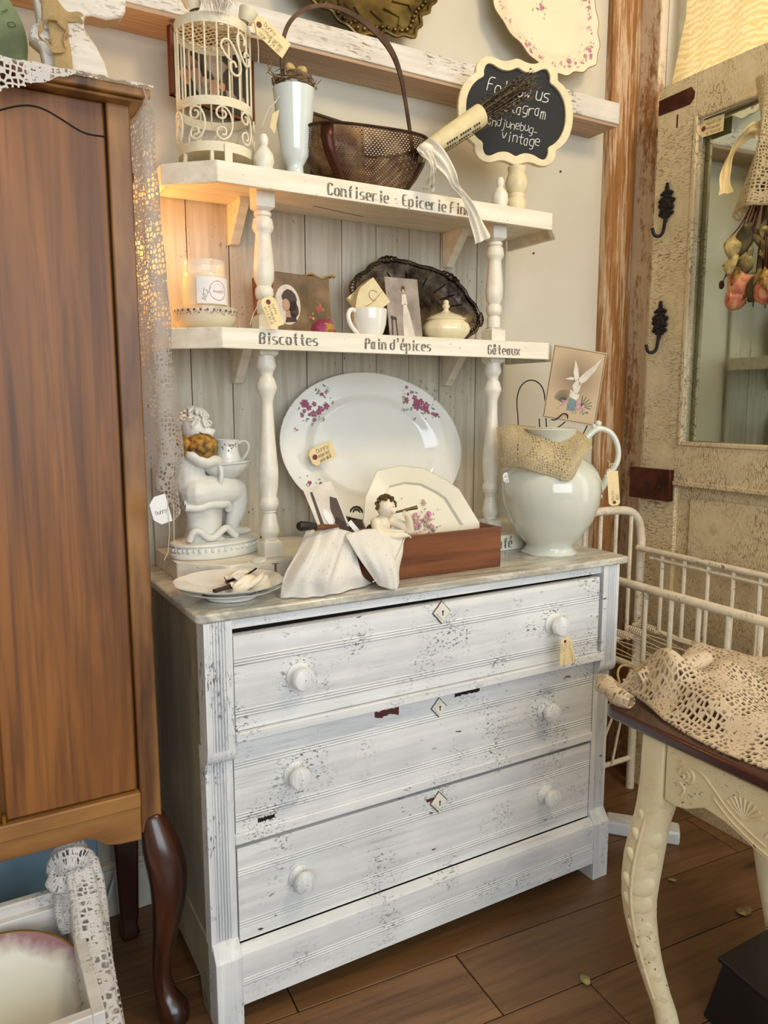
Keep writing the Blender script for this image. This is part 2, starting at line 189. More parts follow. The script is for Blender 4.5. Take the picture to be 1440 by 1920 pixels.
# ------------------------------------------------------------------ mesh helpers
class MB:
    def __init__(s): s.v = []; s.f = []; s.uv = {}; s.sm = []
    def add(s, v, f, sm=True):
        n = len(s.v); s.v += [V(x) for x in v]; s.f += [tuple(i+n for i in q) for q in f]; s.sm += [sm]*len(f); return s
    def box(s, x0, x1, y0, y1, z0, z1):
        return s.add([(x0, y0, z0), (x1, y0, z0), (x1, y1, z0), (x0, y1, z0), (x0, y0, z1), (x1, y0, z1), (x1, y1, z1), (x0, y1, z1)], [(0, 3, 2, 1), (4, 5, 6, 7), (0, 1, 5, 4), (1, 2, 6, 5), (2, 3, 7, 6), (3, 0, 4, 7)], False)
    def lathe(s, prof, c=(0, 0, 0), n=28, sx=1, sy=1, cap=True, wob=None):
        v = []
        for j, (r, z) in enumerate(prof):
            for i in range(n):
                a = 2*pi*i/n; k = wob(a, j, r, z) if wob else 1
                v.append((c[0]+r*cos(a)*sx*k, c[1]+r*sin(a)*sy*k, c[2]+z))
        f = [(j*n+i, j*n+(i+1) % n, (j+1)*n+(i+1) % n, (j+1)*n+i) for j in range(len(prof)-1) for i in range(n)]
        if cap: f += [tuple(range(n-1, -1, -1)), tuple((len(prof)-1)*n+i for i in range(n))]
        return s.add(v, f)
    def tube(s, pts, r, n=8, closed=False, cap=True):
        pts = [V(p) for p in pts]; N = len(pts); rr = r if isinstance(r, (list, tuple)) else [r]*N; v = []; pu = None
        if len(rr) != N: rr = [rr[int(k*(len(rr)-1)/(N-1))]+(rr[min(len(rr)-1, int(k*(len(rr)-1)/(N-1))+1)]-rr[int(k*(len(rr)-1)/(N-1))])*(k*(len(rr)-1)/(N-1) % 1) for k in range(N)]
        for i, p in enumerate(pts):
            t = (pts[(i+1) % N]-pts[i-1]) if closed else (pts[min(i+1, N-1)]-pts[max(i-1, 0)])
            if t.length < 1e-9: t = V((0, 0, 1))
            t.normalize(); u = (pu-t*pu.dot(t)) if pu is not None else t.orthogonal()
            if u.length < 1e-6: u = t.orthogonal()
            u.normalize(); pu = u; w = t.cross(u)
            v += [p+(u*cos(2*pi*k/n)+w*sin(2*pi*k/n))*rr[i] for k in range(n)]
        f = [(i % N*n+k, i % N*n+(k+1) % n, (i+1) % N*n+(k+1) % n, (i+1) % N*n+k) for i in range(N if closed else N-1) for k in range(n)]
        if cap and not closed: f += [tuple(range(n-1, -1, -1)), tuple((N-1)*n+k for k in range(n))]
        return s.add(v, f)
    def prism(s, pts, z0, z1, sm=False):
        n = len(pts); v = [(a, b, z0) for a, b in pts]+[(a, b, z1) for a, b in pts]
        return s.add(v, [tuple(range(n-1, -1, -1)), tuple(range(n, 2*n))]+[(i, (i+1) % n, n+(i+1) % n, n+i) for i in range(n)], sm)
    def ring(s, outer, inner, z0, z1):
        n = len(outer); v = [(a, b, z0) for a, b in outer]+[(a, b, z0) for a, b in inner]+[(a, b, z1) for a, b in outer]+[(a, b, z1) for a, b in inner]; f = []
        for i in range(n):
            j = (i+1) % n; f += [(2*n+i, 2*n+j, 3*n+j, 3*n+i), (i, n+i, n+j, j), (i, j, 2*n+j, 2*n+i), (n+i, 3*n+i, 3*n+j, n+j)]
        return s.add(v, f, False)
    def ball(s, c, r, n=12, m=8, rz=None, ry=None):
        rz = rz or r; ry = ry or r; v = [(c[0], c[1], c[2]-rz)]
        for j in range(1, m):
            a = pi*j/m
            v += [(c[0]+r*sin(a)*cos(2*pi*i/n), c[1]+ry*sin(a)*sin(2*pi*i/n), c[2]-rz*cos(a)) for i in range(n)]
        v.append((c[0], c[1], c[2]+rz)); e = len(v)-1
        f = [(0, 1+(i+1) % n, 1+i) for i in range(n)]+[(1+(j*n)+i, 1+j*n+(i+1) % n, 1+(j+1)*n+(i+1) % n, 1+(j+1)*n+i) for j in range(m-2) for i in range(n)]+[(e, 1+(m-2)*n+i, 1+(m-2)*n+(i+1) % n) for i in range(n)]
        return s.add(v, f)
    def grid(s, fn, nu, nv, th=0):
        v = []; o = len(s.v)
        for j in range(nv+1):
            for i in range(nu+1):
                v.append(fn(i/nu, j/nv)); s.uv[o+len(v)-1] = (i/nu, j/nv)
        return s.add(v, [(j*(nu+1)+i, j*(nu+1)+i+1, (j+1)*(nu+1)+i+1, (j+1)*(nu+1)+i) for j in range(nv) for i in range(nu)])
    def xf(s, M, start=0):
        for i in range(start, len(s.v)): s.v[i] = M @ s.v[i]
        return s
def TR(x=0, y=0, z=0, rx=0, ry=0, rz=0, s=1): return MX.Translation((x, y, z)) @ MX.Rotation(rz, 4, 'Z') @ MX.Rotation(ry, 4, 'Y') @ MX.Rotation(rx, 4, 'X') @ MX.Scale(s, 4)
def ob(name, mb, mat, parent=None, bev=0, ang=38, label=None, uvs=None, sub=0, solid=0, kind=None):
    me = bpy.data.meshes.new(name); me.from_pydata([tuple(x) for x in mb.v], [], mb.f); me.update()
    for p, q in zip(me.polygons, mb.sm): p.use_smooth = q
    if ang: me.set_sharp_from_angle(angle=RD(ang))
    if mb.uv:
        ul = me.uv_layers.new(name='uv'); k = uvs or (1, 1)
        for lp in me.loops: a = mb.uv.get(lp.vertex_index, (0, 0)); ul.data[lp.index].uv = (a[0]*k[0], a[1]*k[1])
    me.materials.append(K[mat]); o = bpy.data.objects.new(name, me); COL.objects.link(o)
    if parent: o.parent = parent
    if solid: q = o.modifiers.new('solid', 'SOLIDIFY'); q.thickness = solid; q.offset = 0
    if sub: q = o.modifiers.new('sub', 'SUBSURF'); q.levels = q.render_levels = sub
    if bev: q = o.modifiers.new('bev', 'BEVEL'); q.width = bev; q.segments = 2; q.limit_method = 'ANGLE'; q.angle_limit = RD(40)
    if label: o['label'] = label
    if kind: o['kind'] = kind
    return o
def tag(o, label, cat, group=None, kind=None):
    if kind: o['kind'] = kind
    if label: o['label'] = label
    if cat: o['category'] = cat
    if group: o['group'] = group
    return o
def thing(name, label, cat, loc=(0, 0, 0), rz=0, group=None, mat=None):
    o = bpy.data.objects.new(name, None); COL.objects.link(o); o.empty_display_size = .05
    if mat is not None: o.matrix_world = mat
    else: o.location = loc; o.rotation_euler = (0, 0, rz)
    return tag(o, label, cat, group)
def struct(name, mb, mat, parent=None, **k):
    o = ob(name, mb, mat, parent, **k)
    if not parent: o['kind'] = 'structure'
    return o
def frame(bl, br, tl):     # local X right, Y up, Z towards the viewer, origin at bottom-left corner
    bl, br, tl = V(bl), V(br), V(tl); x = (br-bl).normalized(); y = (tl-bl); y = (y-x*y.dot(x)).normalized(); z = x.cross(y)
    M = MX((x, y, z)).transposed().to_4x4(); M.translation = bl; return M, (br-bl).length, (tl-bl).length
def chaikin(p, it=2, closed=False):
    p = [V(q) for q in p]
    for _ in range(it):
        q = [] if closed else [p[0]]
        for i in range(len(p) if closed else len(p)-1):
            a, b = p[i], p[(i+1) % len(p)]; q += [a*.75+b*.25, a*.25+b*.75]
        if not closed: q.append(p[-1])
        p = q
    return p
GL = dict(a="36 16 05 03 12 32|36 32", b="08 02 32 43 45 36 06", c="46 16 05 03 12 42", d="48 42 12 03 05 16 46", e="04 44 45 36 16 05 03 12 42", f="48 38 27 22|06 46", g="46 16 05 03 12 42|46 41 30 10",
 h="08 02|05 16 36 45 42", i="26 22|28 27", j="36 31 20 10|38 37", k="08 02|46 04|14 42", l="28 22", m="02 06|05 16 26 22|26 36 45 42", n="06 02|05 16 36 45 42", o="16 05 03 12 32 43 45 36 16",
 p="06 00|05 16 36 45 43 32 02", q="46 16 05 03 12 42|46 40", r="06 02|04 16 46", s="46 16 05 14 34 43 32 02", t="28 23 32 42|06 46", u="06 03 12 32 43|46 42", v="06 22 46", w="06 12 25 32 46", x="06 42|46 02", y="06 23|46 10", z="06 46 02 42",
 F="48 08 02|05 35", R="02 08 38 47 46 35 05|25 42", C="47 38 18 07 03 12 32 43", E="48 08 02 42|05 35", B="02 08 38 47 46 35 05|35 44 43 32 02", P="02 08 38 47 46 35 05", G="47 38 18 07 03 12 32 43 45 25", T="08 48|28 22", S="47 38 18 07 06 15 35 44 43 32 12 03",
 _="02 42"); GL.update({'$': "47 17 06 15 35 44 33 03|29 21", '0': "18 07 03 12 32 43 47 38 18", '1': "17 28 22", '2': "07 18 38 47 46 02 42", '3': "08 38 47 35 44 43 32 02", '4': "38 04 44|38 32", '5': "48 08 05 35 44 43 32 02", '6': "38 05 03 12 32 43 35 05", '8': "15 07 18 38 47 35 15 03 12 32 43 35", '9': "45 15 07 18 38 47 42", '-': "15 35", '/': "02 48", "'": "29 27", '.': "22 23", 'é': "04 44 45 36 16 05 03 12 42|27 39", 'â': "36 16 05 03 12 32|36 32|17 29 37"})
def text(mb, s, x, y, h, w=.5, bold=0, slant=.0, sx=1., z=.0005, jit=0, gap=1.6, M=None):
    u = h/6.; st = len(mb.v)
    for ch in s:
        if ch in GL:
            jy = random.uniform(-jit, jit)*u
            for stk in GL[ch].split('|'):
                raw = [(int(q[0]), int(q[1])-2) for q in stk.split()]
                p = [V((a, b, 0)) for a, b in raw]; p = chaikin(p, 2) if len(p) > 2 else p
                zc = z+random.random()*.00005; p = [V((x+(q.x*sx+q.y*slant)*u, y+q.y*u+jy, zc+(k_%5)*.00002)) for k_, q in enumerate(p)]
                for i in range(len(p)-1):
                    d = p[i+1]-p[i]
                    if d.length < 1e-9: continue
                    d.normalize(); wd = u*w*(.5 if not bold else (.46+bold*abs(d.y)**1.5))*.5; nn = V((-d.y, d.x, 0))*wd; e = d*min(wd, u*.3)*.6
                    mb.add([p[i]-nn-e, p[i+1]-nn+e, p[i+1]+nn+e, p[i]+nn-e], [(0, 1, 2, 3)], False)
                if bold:
                    for a, bq in ((raw[0], raw[1]), (raw[-1], raw[-2])):
                        if a[0] == bq[0] and a[1] in (0, 4, 6, -2) and abs(a[1]-bq[1]) > 1:
                            X = x+a[0]*sx*u; Y = y+a[1]*u+jy; b2 = u*.80; hh = u*.20; z_ = z+.0001
                            mb.add([(X-b2, Y-hh, z_), (X+b2, Y-hh, z_), (X+b2, Y+hh, z_), (X-b2, Y+hh, z_)], [(0, 1, 2, 3)], False)
        x += u*((3.0 if ch in "i'.|1" and bold else 4)*sx+gap) if ch != ' ' else u*3.2*sx
    if M is not None: mb.xf(M, st)
    return x
def blob(mb, c, r, n=9, wob=.15, z=.0008, asp=1, rot=0, seed=None):
    rnd = random.Random(seed if seed is not None else random.random()); p = []
    for i in range(n):
        a = 2*pi*i/n; k = r*(1+rnd.uniform(-wob, wob)); px, py = k*cos(a), k*sin(a)*asp
        p.append((c[0]+px*cos(rot)-py*sin(rot), c[1]+px*sin(rot)+py*cos(rot), z))
    return mb.add(p, [tuple(range(n))], False)
def poly(mb, pts, z=.0008): return mb.add([(a, b, z) for a, b in pts], [tuple(range(len(pts)))], False)
def roses(pk, gr, c, r, n=5, seed=1, z=.001):
    q = random.Random(seed)
    for i in range(n*2): a = q.uniform(0, 6.28); d = r*q.uniform(.5, 1.3); blob(gr, (c[0]+d*cos(a), c[1]+d*sin(a)), r*.14, 5, .3, z, .4, q.uniform(0, 3), i)
    for i in range(n):
        a = q.uniform(0, 6.28); d = r*sqrt(q.uniform(0, .8)); k = r*q.uniform(.16, .27); X, Y = c[0]+d*cos(a), c[1]+d*sin(a)*.8; o_ = q.uniform(0, 1)
        for j in range(5): a2 = o_+2*pi*j/5; blob(pk, (X+k*.62*cos(a2), Y+k*.62*sin(a2)), k*.50, 6, .3, z+.0002+.00004*((i+j) % 5), .8, a2, i*7+j)
def tstr(mb):
    o = ob('string', mb, 'string', LT[0]); o.matrix_parent_inverse = LT[0].matrix_world.inverted(); return o
LT = [None]
def price_tag(label, M, w, h, lines, cat='tag', hole='l', th=.0012, mat='tag', fs=None, group=None):
    t = thing('price_tag', label, cat, mat=M, group=group); LT[0] = t; b = MB(); c = .22*h
    b.prism([(c, 0), (w, 0), (w, h), (c, h), (0, h-c), (0, c)], 0, th); ob('card', b, mat, t)
    if hole: b = MB(); b.lathe([(h*.16, 0), (h*.16, .0006)], (h*.3, h*.5, th), 12); ob('eyelet', b, 'tagring', t)
    b = MB(); k = len(lines); fs = fs or h*.5/k
    for i, s in enumerate(lines): x0_ = h*.5 if hole else h*.12; kk = min(1, (w-x0_-.05*h)/max(1e-6, len(s)*fs/6*4.0)); text(b, s, x0_, h*(.86-.86*(i+1)/k)+h*.08, fs*min(1, kk**.35), .8, jit=.5, slant=.12, z=th+.0003, gap=.8*kk, sx=.8*kk)
    ob('handwriting', b, 'ink', t); return t
# ------------------------------------------------------------------ the room
fl = struct('floor', MB().box(-2.7, 2.6, -4.5, .62, -.06, -.013), 'gap')
q = random.Random(3); PW, PLn = .185, 1.25; meshes = {}
for r in range(-24, 6):
    off = q.uniform(0, PLn)
    for k in range(-3, 4):
        x0 = k*PLn+off-.2; yc = r*PW
        if not (-2.2 < x0+PLn/2 < 2.6 and -4.2 < yc < .75): continue
        if yc < -1.7 and not (-1.2 < x0+PLn/2 < 1.6): continue
        if 'p' not in meshes: o = ob('plank', MB().box(0, PLn-.003, 0, PW-.003, -.012, 0), 'floor', fl, bev=.0012); meshes['p'] = o
        else: o = meshes['p'].copy(); COL.objects.link(o)
        o.location = V((x0*cos(RD(-4))-yc*sin(RD(-4)), x0*sin(RD(-4))+yc*cos(RD(-4)), 0)); o.rotation_euler = (0, 0, RD(-4))
struct('wall_back', MB().box(-2.7, 1.66, .49, .6, 0, 3.0), 'wall')
struct('wall_left', MB().box(-2.7, -2.6, -4.5, .49, 0, 3.0), 'wall')
b = MB(); b.box(1.56, 1.66, .39, .49, 0, 3); b.box(1.56, 1.66, -1.5, .39, 0, .42); b.box(1.56, 1.66, -1.5, .39, 2.75, 3); b.box(1.56, 1.66, -4.5, -1.5, 0, 3)
struct('wall_right', b, 'wall')
struct('ceiling', MB().box(-2.7, 1.66, -4.5, .6, 3.0, 3.08), 'ceil')
b = MB(); b.box(-2.6, 1.40, .464, .49, 0, .115); b.box(-2.6, 1.40, .470, .49, .115, .128); struct('baseboard_back', b, 'post', bev=.003)
struct('trim_1', MB().box(1.416, 1.528, .462, .49, 0, 3.0), 'case', bev=.003)
struct('trim_2', MB().box(1.528, 1.56, .392, .49, 0, 3.0), 'case2', bev=.003)
w = struct('window_1', MB().box(1.60, 1.64, -1.5, .39, .42, .47).box(1.60, 1.64, -1.5, .39, 2.70, 2.75).box(1.60, 1.64, .35, .39, .47, 2.70).box(1.60, 1.64, -1.5, -1.46, .47, 2.70), 'slatw')
ob('pane', MB().box(1.615, 1.62, -1.46, .35, .47, 2.70), 'glass', w)
bl = thing('window_blind', 'white slatted blind glimpsed between the whitewashed post and the crackled door', 'blind', (1.545, .2, .6))
b = MB().box(-.012, .012, -.5, .185, -.004, .004).xf(TR(ry=RD(35))); s0 = None
for i in range(54):
    if s0 is None: s0 = o = ob('slat', b, 'slatw', bl)
    else: o = s0.copy(); COL.objects.link(o)
    o.location = (0, 0, i*.028-.15)
ob('head_rail', MB().box(-.015, .015, -.5, .185, 1.37, 1.40), 'slatw', bl)
def cur(u, v):
    y = .352-.035*min(1, v*4)-u*1.25; zb = 2.095-.12*min(1, u*5)+.012*sin(u*9); z = zb+v*.72; lift = max(0, u-.2)
    return (1.536+.015*sin(u*26+2*v)+.01*sin(u*61), y, z)
b = MB().grid(cur, 70, 24); tag(ob('sheer_curtain', b, 'curtain', uvs=(1, 1)), 'pale yellow leaf-patterned sheer curtain glowing at the top right corner', 'curtain')
NL = thing('night_light', 'small amber bulb light glowing on the wall behind the cabinet and lace runner', 'lamp', (-.055, .49, 1.47))
ob('socket_plate', MB().box(-.02, .02, -.006, 0, -.03, .03), 'plast', NL, bev=.002); ob('socket', MB().lathe([(.009, 0), (.009, .022)], (0, -.018, -.012), 16), 'plast', NL); ob('bulb', MB().lathe([(.006, .010), (.011, .020), (.0125, .030), (.009, .042), (.001, .048)], (0, -.018, -.012), 20, cap=False), 'amber', NL)
# nails left in the wall
for i, (x, y, z, l) in enumerate([(.759, .487, 2.183, 'small white wall plug with a dark screw high above the basket handle'), (1.157, .489, 1.625, 'dark nail stub in the wall right of the shelves, upper of two'), (1.25, .489, 1.862, 'dark nail stub in the wall below the chalkboard edge near the brown post')]):
    b = MB().lathe([(.0055 if i == 0 else .003, 0), (.0055 if i == 0 else .003, .002), (.002, .0035)], (0, 0, 0), 12).xf(TR(x, y, z, rx=RD(90)))
    t = ob('nail' if i else 'wall_plug', b, 'plast' if i == 0 else 'plug'); tag(t, l, 'nail' if i else 'wall plug')
    if i == 0: ob('screw', MB().lathe([(.002, 0), (.001, .003)], n=8).xf(TR(x, y-.003, z, rx=RD(90))), 'ink', t)
# ------------------------------------------------------------------ ledge shelf on the wall
t = thing('ledge_shelf', 'long chippy white picture ledge with bare wood underside, above the hutch', 'shelf', (-.3, .38, 1.976))
ob('front_board', MB().box(0, 1.665, 0, .022, .002, .058), 'rail', t, bev=.002)
ob('bottom_board', MB().box(0, 1.66, .004, .108, -.006, .014), 'railwood', t, bev=.001)
# ------------------------------------------------------------------ dresser
D = thing('dresser', 'chippy white painted three-drawer dresser under the marble slab', 'dresser', (0, 0, 0))
b = MB()                                                   # reeded upright: profile across x, extruded in z
def upright(x0, x1, yf, yb, z0, z1, mirror=False, round_top=False):
    w = x1-x0; p = [(x0, yb), (x0, yf)]; a, c = (.20, .74) if not mirror else (.26, .80); n = 5
    for i in range(n):
        s = x0+w*(a+(c-a)*i/n); e = x0+w*(a+(c-a)*(i+1)/n); p += [(s+.0006, yf), (s+.001, yf+.0035), (s+.0022, yf+.0012), (e-.0012, yf+.0012), (e-.0004, yf+.0035)]
    p += [(x0+w*c+.001, yf), (x1, yf), (x1, yb)]
    return MB().prism(p, z0, z1)
for mr, (x0, x1) in ((False, (.0166, .0687)), (True, (.9873, 1.0392))):
    s = ob('upright', upright(x0, x1, .0055, .05, .5696, .8119, mr), 'drsv', D, bev=.0008)
    s2 = ob('upright', upright(x0, x1, .0250, .06, .165, .5696, mr), 'drsv', D, bev=.0008)
    b = MB(); n = 8                                           # curved bracket under the overhang
    pf = [(.0056+.0194*(1-cos(k/n*pi/2)), .5696-.028*sin(k/n*pi/2)) for k in range(n+1)]+[(.06, .5416), (.06, .5696)]; n = len(pf)
    b.add([(x, y-.0004, z) for x in (x0-.0006, x1+.0006) for y, z in pf], [tuple(range(n))[::-1], tuple(range(n, 2*n))]+[(i, (i+1) % n, n+(i+1) % n, n+i) for i in range(n)], False)
    ob('corbel', b, 'drsv', D)
    b = MB(); pr = [(.028, 0), (.028-.0252, 0), (.0028, .1492), (.006, .152), (.022, .176), (.03, .180), (.06, .180), (.06, 0)]
    b.add([(x, y, z) for x in (x0+.001, x1+.001 if not mr else x1-.001) for y, z in pr], [tuple(range(8))[::-1], tuple(range(8, 16))]+[(i, (i+1) % 8, 8+(i+1) % 8, 8+i) for i in range(8)], False)
    ob('foot_block', b, 'drsv', D, bev=.0015)
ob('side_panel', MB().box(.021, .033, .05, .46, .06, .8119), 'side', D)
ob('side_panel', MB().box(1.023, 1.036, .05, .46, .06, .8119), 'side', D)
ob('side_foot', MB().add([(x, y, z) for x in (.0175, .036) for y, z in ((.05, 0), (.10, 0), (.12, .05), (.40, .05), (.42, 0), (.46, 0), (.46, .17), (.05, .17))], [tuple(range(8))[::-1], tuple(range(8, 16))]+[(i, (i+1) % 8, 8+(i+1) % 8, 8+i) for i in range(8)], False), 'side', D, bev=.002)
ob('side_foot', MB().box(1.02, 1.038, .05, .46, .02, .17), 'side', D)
ob('back_panel', MB().box(.033, 1.023, .45, .46, .03, .81), 'side', D)
ob('top_rail', MB().box(.0687, .9873, .014, .035, .7935, .8119), 'dres', D, bev=.001)
ob('inner_frame', MB().box(.0687, .9873, .045, .052, .05, .793), 'gap', D)
ob('drawer_divider', MB().box(.0687, .992, -.0015, .05, .5815, .6005), 'dres', D, bev=.002)
ob('drawer_divider', MB().box(.0687, .9873, .022, .05, .3676, .3885), 'dres', D, bev=.002)
def bead_profile(y, z0, z1, beads):
    p = [(y+.02, z0), (y, z0)]
    for zb in beads:
        for k in range(3):
            c = zb-.0055+k*.0055
            p += [(y, c-.0027), (y+.0025, c-.0024), (y-.0002, c-.0008), (y-.0008, c+.0006), (y+.0004, c+.0022)]
        p.append((y, zb+.0095))
    return p+[(y, z1), (y+.02, z1)]
def xprism(p, x0, x1):
    n = len(p); return MB().add([(x, y, z) for x in (x0, x1) for y, z in p], [tuple(range(n))[::-1], tuple(range(n, 2*n))]+[(i, (i+1) % n, n+(i+1) % n, n+i) for i in range(n)], False)
DZ = [(.602, .7862, .008, (.634, .737), .071, .977), (.389, .5775, .0265, (.4205, .5255), .0712, .9855), (.165, .3585, .0265, (.199, .307), .0725, .9850)]
KN = [((.196, .687), (.832, .694), (.522, .764)), ((.194, .482), (.832, .480), (.530, .547)), ((.200, .262), (.843, .263), (.532, .328))]
nm = ['top drawer, slightly proud of the two below', 'middle drawer with a bare dark red patch', 'bottom drawer']
for i, (z0, z1, y, bd, x0, x1) in enumerate(DZ):
    dr = ob('drawer', xprism(bead_profile(y, z0, z1, bd), x0, x1), 'dres', D, label=nm[i])
    if i == 0:
        for v in dr.data.vertices:
            v.co.z -= (1-(v.co.x-x0)/(x1-x0))*.0045 if v.co.z > .7 else 0
    for j in (0, 1):
        kx, kz = KN[i][j]; b = MB().lathe([(.0245, 0), (.025, .004), (.019, .007), (.014, .011), (.0135, .016), (.019, .020), (.0225, .024), (.0225, .030), (.020, .0345), (.012, .0365), (0.001, .037)], n=28, cap=False).xf(TR(kx, y, kz, rx=RD(90)))
        ob('knob', b, 'drsv', dr, label='knob with dark red chipping along the top' if (i == 0 and j == 0) else None)
    ex, ez = KN[i][2]; s = .020 if i != 1 else .018
    p = []
    for a in range(4):
        A = a*pi/2+pi/2
        for da, rr in ((-.62, .76), (-.34, .86), (-.14, .94), (0, 1.10), (.14, .94), (.34, .86), (.62, .76)): p.append((rr*cos(A+da)*s*.95, rr*sin(A+da)*s*1.05))
    b = MB().prism(p, 0, .0035); inn = [(x*.70, yy*.70) for x, yy in p]; b.prism(inn, .0035, .0062)
    ob('escutcheon_painted_shadow', MB().prism([(x*1.13, yy*1.13) for x, yy in p], 0, .0009).xf(TR(ex, y, ez, rx=RD(90))), 'sepd', dr); e = ob('escutcheon', b.xf(TR(ex, y, ez, rx=RD(90))), 'post', dr, bev=.0006)  # dark plate under the escutcheon, painted as its shadow outline
    b = MB().prism([(.0022*cos(a*pi/5), .003+.0022*sin(a*pi/5)) for a in range(10)], .0058, .0068).prism([(-.0012, -.006), (.0012, -.006), (.001, .003), (-.001, .003)], .0058, .0068)
    ob('keyhole', b.xf(TR(ex, y, ez, rx=RD(90))), 'ink', e if False else dr)
p = bead_profile(.006, .045, .150, (.0925,)); p = p[:-2]+[(.006, .150), (.020, .1605), (.026, .1615)]
ob('base_rail', xprism(p, .0697, .9885), 'dres', D, label='plinth board with a beaded line')
q = random.Random(5)
def chip(z, x0, x1, h, y, seed, col='copper'):
    q = random.Random(seed); n = 14; top = [(x0+(x1-x0)*k/n, z+h*q.uniform(.55, 1)) for k in range(n+1)]; bot = [(x1-(x1-x0)*k/n, z-h*q.uniform(.35, 1)) for k in range(n+1)]
    return MB().add([(a, y-.0004, c) for a, c in top+bot], [tuple(range(2*n+2))], False)
ob('bare_patch', chip(.561, .372, .430, .010, .0265, 2), 'rosed', D); ob('bare_patch', chip(.566, .572, .640, .006, .0265, 3), 'gap', D); ob('bare_patch', chip(.338, .500, .520, .005, .0265, 6), 'rosed', D)
ob('bare_patch', chip(.404, .115, .150, .006, .0265, 8), 'gap', D)
# dresser price tag on the upper right knob
M, w, h = frame((.818, -.038, .610), (.846, -.036, .625), (.795, -.038, .668)); 
for k, (dx, rz) in enumerate(((0, 0), (-.006, .35))):
    M2 = TR(.834+dx, -.037-.002*k, .672, rx=RD(90)) @ MX.Rotation(RD(-72-20*k), 4, 'Z') @ TR(0, -.013, 0)
    price_tag('manila tag hanging from the top right dresser knob, '+('front one' if k else 'one behind'), M2, .062, .024, ['bunny', 'vintage', 'drawer 8'] if k else ['sold', '', ''])
tstr(MB().tube([(.834, -.02, .673), (.834, -.037, .668), (.83, -.040, .66), (.825, -.041, .62), (.826, -.041, .588)], .0006, 5).tube([(.834, -.037, .668), (.85, -.041, .63), (.856, -.04, .577)], .0006, 5))
# marble slab
b = MB(); n = 10; out = []
for cx, cy, a0 in ((1.055, .015, -90), (1.055, .45, 0), (.015, .45, 90), (.02, .02, 180)):
    out += [(cx+.015*cos(RD(a0+90*k/4)), cy+.015*sin(RD(a0+90*k/4))) for k in range(5)]
b.prism(out, .8119, .829); tag(ob('marble_slab', b, 'marble', bev=.004), 'grey-veined white marble slab on top of the dresser', 'slab')
# ------------------------------------------------------------------ hutch
H = thing('hutch', 'cream painted plank-back shelf unit with turned posts and French lettering', 'shelf unit', (0, 0, .829))
bx = [.046, .145, .242, .336, .433, .532, .629, .727, .825, .947, 1.046]
q = random.Random(11)
for i in range(10):
    g = .0012+q.choice([0, .0008, .0016]); o = ob('back_board', MB().box(bx[i]+g/2, bx[i+1]-g/2, .4745+q.uniform(0, .0012), .486, 0, .829), 'hutch', H, bev=.0007); 
def deck(zb, z1, zt, hf, l, kl, kr, r, base=False):
    c = .286; o = [(l, .47), (l, c), (kl, hf), (kr, hf), (r, c), (r, .47)]; th = .011
    ob('shelf_board', MB().prism([(a+(th if a < .5 else -th), y if y > .4 else y+th) for a, y in o], zt-.829, z1-.829-.0005), 'shelf', H)
    i0 = [(l+th, .47), (l+th, c+th*.4), (kl+th*.4, hf+th), (kr-th*.4, hf+th), (r-th, c+th*.4), (r-th, .47)]
    for k in range(5):
        q4 = [o[k], o[k+1], i0[k+1], i0[k]]; ob('edge_board', MB().prism(q4, zb-.829, z1-.829), 'shelf', H, bev=.0012)
deck(.8292, .8685, .85, .206, .046, .1318, .972, 1.056); deck(1.3051, 1.3458, 1.332, .206, .046, .1318, .972, 1.056); deck(1.6165, 1.6564, 1.643, .206, .046, .1318, .972, 1.056)
def block(z0, z1, w, r=0): return [(w, z0), (w, z1)]
PX = [(.2435, .262), (.842, .262)]
up_prof = [(.0130, 0), (.0155, .003), (.0165, .012), (.016, .030), (.013, .034), (.012, .036), (.0165, .038), (.0195, .048), (.0185, .060), (.0145, .066), (.0205, .080), (.0215, .096), (.0215, .110), (.0195, .135), (.0165, .170), (.0158, .182), (.021, .190), (.0225, .196), (.0195, .214), (.014, .219), (.0178, .221), (.0178, .228), (.013, .232)]
lo_prof = [(.0165, 0), (.0165, .007), (.0195, .010), (.0215, .024), (.0175, .040), (.0165, .050), (.0135, .062), (.0155, .065), (.0145, .068), (.0185, .072), (.0215, .084), (.0185, .097), (.0165, .100), (.0205, .130), (.0215, .155), (.0205, .175), (.0160, .235), (.0135, .290), (.0128, .318), (.0165, .332), (.0215, .345), (.0225, .352), (.018, .368), (.0135, .376), (.0158, .386), (.0185, .390), (.0215, .398), (.0185, .414), (.0185, .421)]
def sqblock(mb, z0, z1, w, top=True):
    mb.box(-w, w, -w, w, z0, z1); zz, s = (z1, 1) if top else (z0, -1)
    mb.add([(-w, -w, zz), (w, -w, zz), (w, w, zz), (-w, w, zz), (-w*.55, -w*.55, zz+s*.008), (w*.55, -w*.55, zz+s*.008), (w*.55, w*.55, zz+s*.008), (-w*.55, w*.55, zz+s*.008)], [(0, 1, 5, 4), (1, 2, 6, 5), (2, 3, 7, 6), (3, 0, 4, 7), (4, 5, 6, 7)], False)
for px, py in PX:
    b = MB(); sqblock(b, .0395, .0705, .0205); b.lathe([(r, z*.93+.076) for r, z in lo_prof]); sqblock(b, .470, .503, .020, False)
    ob('turned_post', b.xf(TR(px, py, 0)), 'post', H, ang=50)
    b = MB(); sqblock(b, .5168, .545, .0205); b.lathe([(r, z*.90+.549) for r, z in up_prof[1:]]); sqblock(b, .7635, .814, .0195, False)
    ob('turned_post', b.xf(TR(px, py, 0)), 'post', H, ang=50)
    b = MB().lathe([(.019, 0), (.020, .008), (.017, .010), (.0205, .022), (.0185, .036), (.010, .048), (.007, .052), (.0095, .058), (.0098, .066), (.006, .074), (.001, .076)], (px, py-.015, .8275))
    ob('finial', b, 'post', H)
